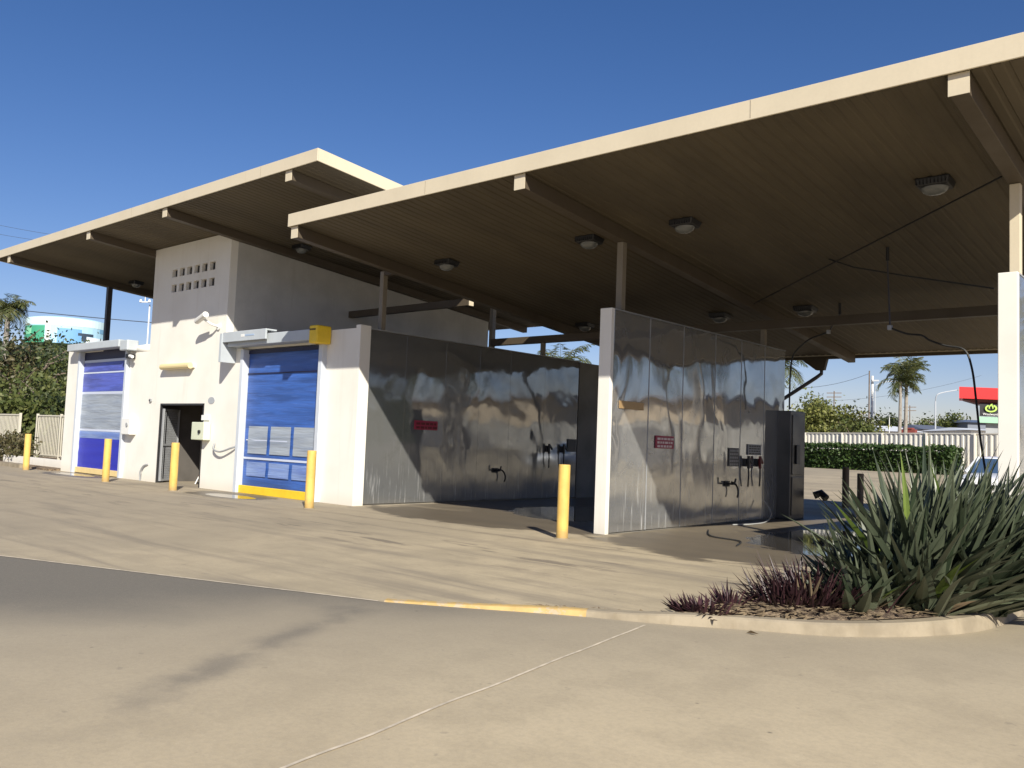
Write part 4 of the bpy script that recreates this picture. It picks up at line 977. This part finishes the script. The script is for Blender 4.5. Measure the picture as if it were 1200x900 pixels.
# poles and lamps
def pole(px, ybase, ytop, D, r, m, label, name='street_pole', cat='pole', arm=None, group='distant poles beyond the fence', cross=False):
    a = P2(px, ybase, D); t = P2(px, ytop, D); o = empty(name, (a.x, a.y, .5), label, cat, group)
    mb = MB(); mb.tube([(a.x, a.y, .4), (a.x, a.y, t.z)], [r, r * .7], 8); mb.build('pole', m, o)
    if arm:
        mb = MB(); pts_ = [Vector((a.x, a.y, t.z))] + [P2(x_, y_, D) for x_, y_ in arm]; mb.tube(spline(pts_, 4), r * .55, 6); mb.build('arm', m, o)
        e = pts_[-1]; mb = MB(); mb.bar(e, e + cr * .7, .25, .1); mb.build('lamp_head', M['grey_metal'], o)
    if cross:
        for dz in (.3, .9):
            c = Vector((a.x, a.y, t.z - dz)); mb = MB(); mb.bar(c - cr * 1.1, c + cr * 1.1, .1, .12); mb.build('crossarm', M['bark'], o)
wp = mat('white_pole_paint', (.75, .75, .73), .5); gp = mat('grey_pole_paint', (.42, .44, .47), .5)
pole(1021.5, 515, 440, 62, .13, wp, 'thick white pole behind the fence left of the two palms', name='flag_pole')
a = P2(1021.5, 446, 62); mb = MB(); mb.bar(a, a + cr * .5, .12, .1); tag(mb.build('pole_sensor', gp, loc=tuple(a)), 'small fitting at the top of the thick white pole', 'fitting')
pole(1018, 515, 434, 75, .08, M['bark'], 'thin brown timber pole just left of the thick white pole', group='timber poles beyond the fence')
pole(1096, 510, 470, 80, .09, gp, 'grey curved street lamp left of the red canopy', 'street_lamp', 'street lamp', [(1098, 463), (1105, 460), (1122, 457)], group='street lamps beyond the fence')
pole(1025, 512, 458, 85, .07, gp, 'grey curved street lamp behind the white pole', 'street_lamp', 'street lamp', [(1026, 452), (1032, 449), (1042, 447)], group='street lamps beyond the fence')
pole(977, 500, 458, 130, .12, M['bark'], 'distant power pole rising from the yellow green tree', 'power_pole', 'power pole', cross=True, group='power poles')
pole(1066, 500, 475, 150, .12, M['bark'], 'distant power pole right of the palm trunks', 'power_pole', 'power pole', cross=True, group='power poles')
pole(1007, 500, 483, 150, .1, M['bark'], 'distant power pole left of the thick white pole', 'power_pole', 'power pole', cross=True, group='power poles')
pole(1042, 512, 485, 60, .04, wp, 'short thin white pole left of the palm trunks', group='thin poles')
# distant roofs
def house(px0, px1, pyb, pyt, D, m, mr, label, ridge=.6):
    a = P2(px0, pyb, D); b = P2(px1, pyb, D); t = P2((px0 + px1) / 2, pyt, D).z; o = empty('house', ((a.x + b.x) / 2, (a.y + b.y) / 2, .5), label, 'building', 'distant buildings beyond the fence')
    dvv = (b - a); dvv.z = 0; bk_ = fw.copy(); bk_.z = 0; bk_ = bk_.normalized() * 8
    ze = t - ridge; z0 = .4
    A, Bb = Vector((a.x, a.y, 0)), Vector((b.x, b.y, 0))
    w_ = MB(); w_.hexa([A + Vector((0, 0, z0)), Bb + Vector((0, 0, z0)), Bb + bk_ + Vector((0, 0, z0)), A + bk_ + Vector((0, 0, z0))], [A + Vector((0, 0, ze)), Bb + Vector((0, 0, ze)), Bb + bk_ + Vector((0, 0, ze)), A + bk_ + Vector((0, 0, ze))]); w_.build('wall', m, o)
    u = dvv.normalized(); ov = .4; A2 = A - u * ov - bk_.normalized() * ov; B2 = Bb + u * ov - bk_.normalized() * ov; C2 = B2 + bk_ * 1.1; D2 = A2 + bk_ * 1.1; inn = min(2.5, dvv.length * .25)
    R1 = (A2 + D2) / 2 + u * inn + Vector((0, 0, t)); R2 = (B2 + C2) / 2 - u * inn + Vector((0, 0, t)); Z = Vector((0, 0, ze + .01))
    r_ = MB(); r_.quad(A2 + Z, B2 + Z, R2, R1); r_.quad(C2 + Z, D2 + Z, R1, R2); r_.poly([B2 + Z, C2 + Z, R2]); r_.poly([D2 + Z, A2 + Z, R1]); r_.poly([D2 + Z, C2 + Z, B2 + Z, A2 + Z]); r_.build('roof', mr, o)
hw = mat('house_wall', (.55, .5, .45), .8); hr1 = mat('pale_roof', (.62, .64, .66), .5); hr2 = mat('dark_roof', (.12, .13, .16), .5)
house(1036, 1078, 514, 498, 75, hw, hr1, 'distant house with a pale hipped roof behind the palm trunks')
house(1084, 1122, 512, 497, 85, hw, hr2, 'distant house with a dark hipped roof below the olive tree')
house(1138, 1175, 512, 500.5, 70, mat('white_shed', (.7, .7, .7), .6), hr1, 'distant white roofed shed below the red canopy', .3)
house(1134, 1180, 510, 491, 105, mat('blue_grey_wall', (.16, .18, .22), .6), mat('blue_grey_roof', (.1, .12, .17), .4), 'distant blue grey building behind the white shed', .5)
a = P2(1065, 508, 64); mb = MB(); mb.box(a.x - .5, a.x + .5, a.y - .3, a.y + .3, 2.3, a.z + .3); mb.box(a.x - .3, a.x + .3, a.y - .35, a.y + .35, a.z + .3, a.z + .42)
tag(mb.build('chimney', mat('red_brown', (.22, .05, .04), .7), loc=(a.x, a.y, 2.3)), 'small red brown vent just above the fence right of the palm trunks', 'vent')
# red service-station style price sign
D = 62
o = empty('pylon_sign', tuple(P2(1150, 520, D) * 1.0), 'tall sign with red canopy and black panel showing a green emblem', 'sign')
def slab(mb, x0, x1, y0, y1, D, th):   # upright slab facing the street, corners by image place at real depth
    a, b, c, d_ = P2(x0, y1, D), P2(x1, y1, D), P2(x1, y0, D), P2(x0, y0, D)
    z0 = (a.z + b.z) / 2; z1 = (c.z + d_.z) / 2; bk_ = Vector((a.x, a.y, 0)).normalized() * th
    A = Vector((a.x, a.y, z0)); Bq = Vector((b.x, b.y, z0))
    mb.hexa([A, Bq, Bq + bk_, A + bk_], [Vector((A.x, A.y, z1)), Vector((Bq.x, Bq.y, z1)), Vector((Bq.x, Bq.y, z1)) + bk_, Vector((A.x, A.y, z1)) + bk_])
mb = MB(); slab(mb, 1124, 1200, 454.5, 468, D, 3.0); mb.build('canopy', mat('red_canopy', (.62, .02, .02), .4), o)
mb = MB(); a = P2(1128, 468, D + .3); b = P2(1200, 468, D + .3); a2 = P2(1147, 473.5, D + .6); b2_ = P2(1200, 473.5, D + .6); bk_ = Vector((a.x, a.y, 0)).normalized() * 2
mb.hexa([a2, b2_, b2_ + bk_, a2 + bk_], [a, b, b + bk_, a + bk_]); mb.build('canopy_underside', mat('dark_red', (.12, .03, .03), .6), o)
mb = MB(); slab(mb, 1148, 1192, 473.6, 488, D + .4, .4); pan = mb.build('sign_panel', M['black'], o)
mb = MB(); slab(mb, 1147, 1192, 489, 496, D + .4, .4); mb.build('sign_panel', mat('pale_green', (.30, .52, .36), .5), o)
mb = MB(); slab(mb, 1155, 1190, 496, 545, D + .7, .3); mb.build('sign_pole', M['grey_metal'], o)
gm = mat('emblem_green', (.42, .62, .12), .5)
mb = MB()
def lg(px, py): return P2(px, py, D + .3)
def ering(cx_, cy_, ra, rb_, ia, ib, a0, a1):
    for k in range(18):
        t0, t1 = a0 + (a1 - a0) * k / 18, a0 + (a1 - a0) * (k + 1) / 18
        mb.quad(lg(cx_ + ra * math.cos(t0), cy_ + rb_ * math.sin(t0)), lg(cx_ + ra * math.cos(t1), cy_ + rb_ * math.sin(t1)), lg(cx_ + ia * math.cos(t1), cy_ + ib * math.sin(t1)), lg(cx_ + ia * math.cos(t0), cy_ + ib * math.sin(t0)))
ering(1161.5, 478.6, 7.2, 4.6, 5.0, 3.0, R(-62), R(242))
ering(1161.5, 477.6, 2.9, 3.2, 1.4, 1.8, R(150), R(390))
mb.quad(lg(1160.8, 473.6), lg(1163.4, 473.2), lg(1162.4, 475.6), lg(1161, 475.6))
mb.build('emblem', gm, pan)
cu_ = bpy.data.curves.new('lettering', 'FONT'); cu_.body = 'Woolworths'; cu_.size = .24; cu_.align_x = 'CENTER'; cu_.extrude = .004
to = bpy.data.objects.new('tmp', cu_); COL.objects.link(to); bpy.context.view_layer.update()
me = bpy.data.meshes.new_from_object(to); bpy.data.objects.remove(to)
lo = bpy.data.objects.new('lettering', me); COL.objects.link(lo); me.materials.append(M['white_plastic'])
pc = P2(1162, 486.8, D + .25); zax = -Vector((fw.x, fw.y, 0)).normalized(); xax = Vector((0, 0, 1)).cross(zax)
lm_ = Matrix(((xax.x, 0, zax.x, pc.x), (xax.y, 0, zax.y, pc.y), (xax.z, 1, zax.z, pc.z), (0, 0, 0, 1)))
me.transform(Matrix.Translation(-Vector(o['_o'])) @ lm_); lo.parent = pan

# power lines
wm = mat('wire', (.05, .06, .08), .6)
def wire(p, q, label, sag=.6, r=.02):
    pts_ = [p.lerp(q, t / 12) + Vector((0, 0, -4 * sag * (t / 12) * (1 - t / 12))) for t in range(13)]
    mb = MB(); mb.tube(pts_, r, 5); tag(mb.build('power_line', wm, loc=tuple(p)), label, 'power line', None)
wire(P2(-60, 354, 90), P2(260, 384, 90), 'thin black power line crossing above the mural tank', .2, .045)
wire(P2(-60, 250, 90), P2(110, 281, 90), 'faint power line in the sky above the left roof corner, the upper one', .3, .018)
wire(P2(-60, 262, 90), P2(110, 289, 90), 'faint power line in the sky above the left roof corner, the lower one', .3, .018)
wire(P2(900, 452, 75), P2(1018, 438, 75), 'faint power line running to the timber pole beside the white pole', .6, .018)
wire(P2(940, 470, 100), P2(1150, 440, 100), 'faint power line crossing behind the palms', .8, .015)
wire(P2(180, 376, 90), P2(181, 376, 90), 'x', 0) if False else None
# thin lamp post left of tower
a = P2(170, 440, 60); o = empty('lamp_post', (a.x, a.y, 0), 'thin white lamp post left of the tower', 'lamp post')
mb = MB(); mb.tube([(a.x, a.y, 0), (a.x, a.y, P2(170, 356, 60).z)], .05, 8); mb.build('pole', wp, o)
t = P2(170, 354, 60); mb = MB(); mb.tube([t - cr * .35, t, t + cr * .35], .04, 6); mb.tube([t, t + Vector((0, 0, .45))], .03, 6); mb.build('arm', wp, o)
for q in (-.3, .3):
    mb = MB(); c_ = t + cr * q; mb.tube([c_, c_ + Vector((0, 0, .18))], [.1, .06], 8); mb.build('lamp_head', wp, o)

# ------------------------------------------------------------------ left background
o = empty('picket_fence', (-38, 14, 0), 'cream metal picket fence beside the left end of the building', 'fence')
pk = weathered('picket_paint', (.62, .58, .48), .5, .06)
for x0, x1, y in ((-46.0, -38.9, 13.6), (-38.7, -33.9, 14.2)):
    mb = MB(); x = x0
    while x < x1: mb.box(x, x + .035, y - .012, y + .012, .25, 1.9); x += .15
    mb.build('pickets', pk, o)
    mb = MB(); mb.box(x0, x1, y - .03, y + .03, 1.9, 1.95); mb.build('rail', pk, o)
    mb = MB(); mb.box(x0, x1, y - .03, y + .03, .3, .35); mb.build('rail', pk, o)
    for xx in (x0, (x0 + x1) / 2, x1):
        mb = MB(); mb.box(xx - .035, xx + .035, y - .045, y + .045, 0, 2.0); mb.build('post', pk, o)
mb = MB(); mb.box(-37.5, -31.3, 12.6, 12.8, 0, .32); tag(mb.build('low_wall', M['white'], loc=(-34, 12.7, 0)), 'low white plinth wall between the picket fence and the building', 'low wall')
mb = MB(); mb.box(-60, -33.2, 11.7, 11.9, 0, .13); tag(mb.build('kerb', M['kerb']), kind='structure')
mb = MB(); mb.box(-60, -31.25, 11.9, 30, .0, .06); tag(mb.build('verge', sm_), kind='structure')
tree(-37.6, 12.9, .05, 1.25, 2.0, .5, 1500, .07, M['leaf_dry'], 'low brownish shrub in front of the picket fence', 51, 'shrub', 'shrub', low=.0)
tree(-41.5, 12.8, .05, 1.4, 2.2, .5, 1500, .07, M['leaf_olive'], 'low olive shrub at the far left edge before the pickets', 52, 'shrub', 'shrub', low=.0)
tree(-36.2, 15.0, .05, 1.75, 1.6, .5, 1300, .07, M['leaf_dry'], 'dry twiggy shrub behind the pickets next to the building', 53, 'shrub', 'shrub', low=.0)
spots = [(30, 393, 52, 4.2, 7, 'leaf_dark', 'tall dark bushy tree behind the picket fence, at the top of the slope'),
         (-5, 384, 56, 4.0, 8, 'leaf_dark', 'tall dark tree at the left edge below the palm'),
         (62, 402, 56, 3.6, 8, 'leaf_olive', 'olive green bushy tree just left of the building top'),
         (88, 408, 60, 3.6, 8, 'leaf_olive', 'olive tree mostly hidden behind the left wall'),
         (12, 430, 46, 3.0, 7, 'leaf_olive', 'mid height olive shrub tree near the left edge'),
         (50, 440, 44, 2.8, 7, 'leaf_olive', 'mid height olive shrub tree next to the building corner'),
         (30, 462, 41, 2.4, 7, 'leaf_olive', 'low leafy shrub right behind the pickets'),
         (68, 466, 42, 2.2, 7, 'leaf_dark', 'low dark shrub behind the pickets at the wall'),
         (-2, 460, 42, 2.4, 7, 'leaf_dark', 'low dark shrub behind the pickets at the far left'),
         (10, 404, 50, 1.6, 6, 'leaf_dry', 'pale dry branched bush among the dark trees at the left edge')]
for k, (px, pt, D_, r_, n_, mm, lb) in enumerate(spots):
    a = P2(px, 500, D_); tree(a.x, a.y, 0, P2(px, pt, D_).z, r_, r_, n_ * 620, .13, M[mm], lb, 60 + k, 'tree', 'tree', low=.0, clumps=44)
a = P2(6, 400, 54); palm(a.x, a.y, 0, P2(4, 362, 54).z, 1.9, 'drooping palm at the left edge above the bushes', 70, 34, .16, ang=1.5, group=None)
# hill with tank
hill = MB(); hc = P2(60, 500, 270); hx, hy = hc.x, hc.y; NR, NT = 16, 48
zc_ = P2(70, 412, 255).z
for i in range(NR + 1):
    r_ = 260 * i / NR
    for q in range(NT):
        t = 2 * math.pi * q / NT; x, y = hx + r_ * math.cos(t), hy + r_ * math.sin(t)
        z = zc_ * (1 - sm(max(0, (r_ - 25)) / 210)) + (2 * noise.noise((x * .03, y * .03, 0)) if r_ > 30 else 0) - .5
        hill.v.append((x, y, z))
hill.f = [(i * NT + q, (i + 1) * NT + q, (i + 1) * NT + (q + 1) % NT, i * NT + (q + 1) % NT) for i in range(NR) for q in range(NT)]
hm = mat('hill_scrub', (.05, .07, .025), .95); n = NB(hm); pp = n.pos(); n.col(n.mix(n.ramp(n.noise(pp, .25, 6, .7), .4, .62), (.03, .045, .016), (.13, .14, .055))); n.bump(n.noise(pp, .5, 5), 1, 2)
tag(hill.build('hill', hm, smooth=True), kind='structure')
tc = P2(78, 402, 255); TR = 10.9; zb = tc.z - 4; zt = P2(78, 375, 255).z
o = empty('water_tank', (tc.x, tc.y, zb), 'large round water tank on the hill painted with a coastal mural', 'water tank')
def arc(mb, f0, f1, z0, z1, rr, seg=None):   # f = angle fraction across the side that faces the street
    a0 = math.atan2(-tc.y, -tc.x); seg = seg or max(2, int(abs(f1 - f0) * 24))
    for k in range(seg):
        t0 = a0 + (f0 + (f1 - f0) * k / seg) * math.pi / 2; t1 = a0 + (f0 + (f1 - f0) * (k + 1) / seg) * math.pi / 2
        p = [(tc.x + rr * math.cos(t), tc.y + rr * math.sin(t)) for t in (t0, t1)]
        mb.quad((*p[0], z0), (*p[1], z0), (*p[1], z1), (*p[0], z1))
zb += 3.0; H_t = zt - zb
mb = MB(); mb.tube([(tc.x, tc.y, zb), (tc.x, tc.y, zt - .5), (tc.x, tc.y, zt)], [TR, TR, TR * .8], 48); mb.build('tank_wall', mat('tank_blue', (.42, .66, .80), .6), o)
mb = MB(); arc(mb, -1.9, 1.9, zb + H_t * .66, zt - .55, TR + .03, 60); mb.build('mural', mat('mural_sky', (.66, .84, .88), .6), o)
mb = MB(); arc(mb, -.95, -.35, zb, zb + H_t * .62, TR + .04); mb.build('mural', mat('mural_green', (.06, .34, .20), .6), o)
mb = MB(); arc(mb, -.80, -.62, zb + H_t * .3, zb + H_t * .55, TR + .06); mb.build('mural', mat('mural_light_green', (.25, .62, .38), .6), o)
mb = MB(); arc(mb, -.34, -.26, zb, zb + H_t * .78, TR + .06, 3); mb.build('mural', mat('mural_white', (.85, .85, .85), .6), o)
mb = MB(); arc(mb, -.15, .22, zb, zb + H_t * .55, TR + .04); mb.build('mural', mat('mural_deep_blue', (.16, .36, .62), .6), o)
mb = MB(); arc(mb, .16, .42, zb + H_t * .32, zb + H_t * .42, TR + .07); arc(mb, .22, .30, zb + H_t * .12, zb + H_t * .4, TR + .08); mb.build('mural', mat('mural_dark', (.04, .06, .09), .6), o)
mb = MB(); arc(mb, .30, 1.0, zb, zb + H_t * .3, TR + .05); mb.build('mural', mat('mural_foam', (.8, .88, .92), .6), o)
mb = MB(); arc(mb, .55, 1.4, zb + H_t * .5, zb + H_t * .66, TR + .05); mb.build('mural', mat('mural_mid_blue', (.2, .42, .62), .6), o)
for k, (px, py_, r_) in enumerate(((60, 404, 3.5), (96, 406, 3.0), (40, 408, 3.5), (112, 408, 3.2), (78, 407, 3.0))):
    a = P2(px, py_, 236); tree(a.x, a.y, a.z - 3, P2(px, py_ - 4, 236).z, r_, 3, 900, .35, M['leaf_dark'], ['bush in front of the mural tank, second from left', 'bush in front of the mural tank, second from right', 'leftmost bush below the mural tank', 'rightmost bush below the mural tank', 'middle bush below the mural tank'][k], 80 + k, 'bush', 'bush', group='bushes on the hill below the tank', low=0)

# ------------------------------------------------------------------ parked car
cx, cy = -6.75, 32.0; cz = terr(cx, cy) - .02
car = empty('parked_car', (cx, cy, cz), 'white parked car seen past the strappy plant beside the right wall', 'car')
ang_ = R(0)
def cp_(x, y, z): return (cx + x, cy + y, cz + z)    # y negative = front, towards the street
def loft(name, secs, m, parent=car, sub=2):
    mb = MB(); n_ = len(secs[0])
    for s_ in secs: mb.v += [cp_(*p) for p in s_]
    for k in range(len(secs) - 1):
        for q in range(n_): a = k * n_ + q; b = k * n_ + (q + 1) % n_; mb.f.append((a, b, b + n_, a + n_))
    mb.f.append(tuple(reversed(range(n_)))); mb.f.append(tuple((len(secs) - 1) * n_ + q for q in range(n_)))
    ob = mb.build(name, m, parent, smooth=True)
    md = ob.modifiers.new('s', 'SUBSURF'); md.levels = sub; md.render_levels = sub
    return ob
def sec(y, w0, w1, z0, z1, z2):   # lower width, upper width
    return [(-w0, y, z0), (-w0 * 1.02, y, (z0 + z1) / 2), (-w0, y, z1), (-w1, y, z2), (w1, y, z2), (w0, y, z1), (w0 * 1.02, y, (z0 + z1) / 2), (w0, y, z0)]
loft('body', [sec(-2.15, .70, .60, .35, .5, .58), sec(-2.1, .80, .68, .24, .62, .72), sec(-1.7, .88, .76, .2, .72, .84), sec(-.9, .90, .80, .2, .80, .92), sec(.2, .90, .80, .2, .84, .93), sec(1.2, .90, .78, .2, .86, .95), sec(1.9, .86, .72, .24, .84, .95), sec(2.1, .78, .62, .34, .66, .8)], M['car_white'])
loft('roof', [sec(-.15, .60, .50, 1.28, 1.34, 1.38), sec(.1, .64, .54, 1.32, 1.40, 1.44), sec(.8, .64, .54, 1.33, 1.41, 1.45), sec(1.3, .60, .50, 1.28, 1.36, 1.40)], M['car_white'])
mb = MB(); mb.hexa([cp_(-.76, -.95, .88), cp_(.76, -.95, .88), cp_(.78, 1.85, .9), cp_(-.78, 1.85, .9)], [cp_(-.58, -.15, 1.36), cp_(.58, -.15, 1.36), cp_(.58, 1.3, 1.38), cp_(-.58, 1.3, 1.38)]); mb.build('windscreen', M['glass'], car, bevel=.03)
for s_ in (-1, 1):
    mb = MB(); mb.bar(cp_(s_ * .78, -.98, .90), cp_(s_ * .60, -.12, 1.39), .07, .06); mb.build('pillar', M['car_white'], car)
    mb = MB(); mb.hexa([cp_(s_ * .48, -2.15, .54), cp_(s_ * .80, -2.02, .54), cp_(s_ * .80, -1.9, .54), cp_(s_ * .48, -2.0, .54)], [cp_(s_ * .48, -2.10, .70), cp_(s_ * .80, -1.95, .72), cp_(s_ * .80, -1.85, .72), cp_(s_ * .48, -1.95, .70)]); mb.build('headlight', M['lens'], car, bevel=.02)
    mb = MB(); mb.box(*[v for v in (cx + min(s_ * .9, s_ * 1.06), cx + max(s_ * .9, s_ * 1.06), cy - .75, cy - .6, cz + .95, cz + 1.08)]); mb.build('mirror', M['car_white'], car, bevel=.03)
    for yy in (-1.35, 1.35):
        mb = MB(); mb.tube([cp_(s_ * .70, yy, .32), cp_(s_ * .91, yy, .32)], .32, 20); wh = mb.build('wheel', M['rubber'], car, bevel=.02)
        mb = MB(); mb.tube([cp_(s_ * .90, yy, .32), cp_(s_ * .925, yy, .32)], .19, 14); mb.build('rim', M['chrome'], wh)
mb = MB(); mb.box(cx - .45, cx + .45, cy - 2.19, cy - 2.1, cz + .42, cz + .55); mb.build('grille', M['black'], car, bevel=.02)

# ------------------------------------------------------------------ surroundings to the right (seen in the steel)
RN = random.Random(9)
for k, (x, y, zc2) in enumerate(((-.5, 31.0, 5.6), (2.2, 33.0, 6.2), (4.6, 31.5, 5.7), (7.2, 34.0, 6.4), (10.0, 32, 6.0), (13, 35, 6.6), (16.5, 33, 6.2), (20, 37, 6.8))):
    palm(x, y, .3, zc2, 2.5, 'short palm beyond the wash bays, mirrored in the steel wall', 90 + k, 20, .22, tufts=16, group='palms on the right side of the site')
mb = MB(); mb.box(8, 30, 48, 58, .5, 4.6); o = empty('shop_building', (19, 48, .5), 'low cream shop building beyond the right side of the site', 'building')
mb.build('wall', mat('shop_wall', (.55, .45, .32), .8), o)
mb = MB(); mb.box(7.5, 30.5, 47.4, 58.5, 4.61, 4.9); mb.build('roof', mat('shop_roof', (.2, .2, .22), .5), o)
for k in range(5): mb = MB(); mb.box(10 + k * 4, 12.4 + k * 4, 47.95, 47.999, 1.2, 3.2); mb.build('window', M['glass'], o)
for ob in bpy.data.objects:
    if '_o' in ob: del ob['_o']
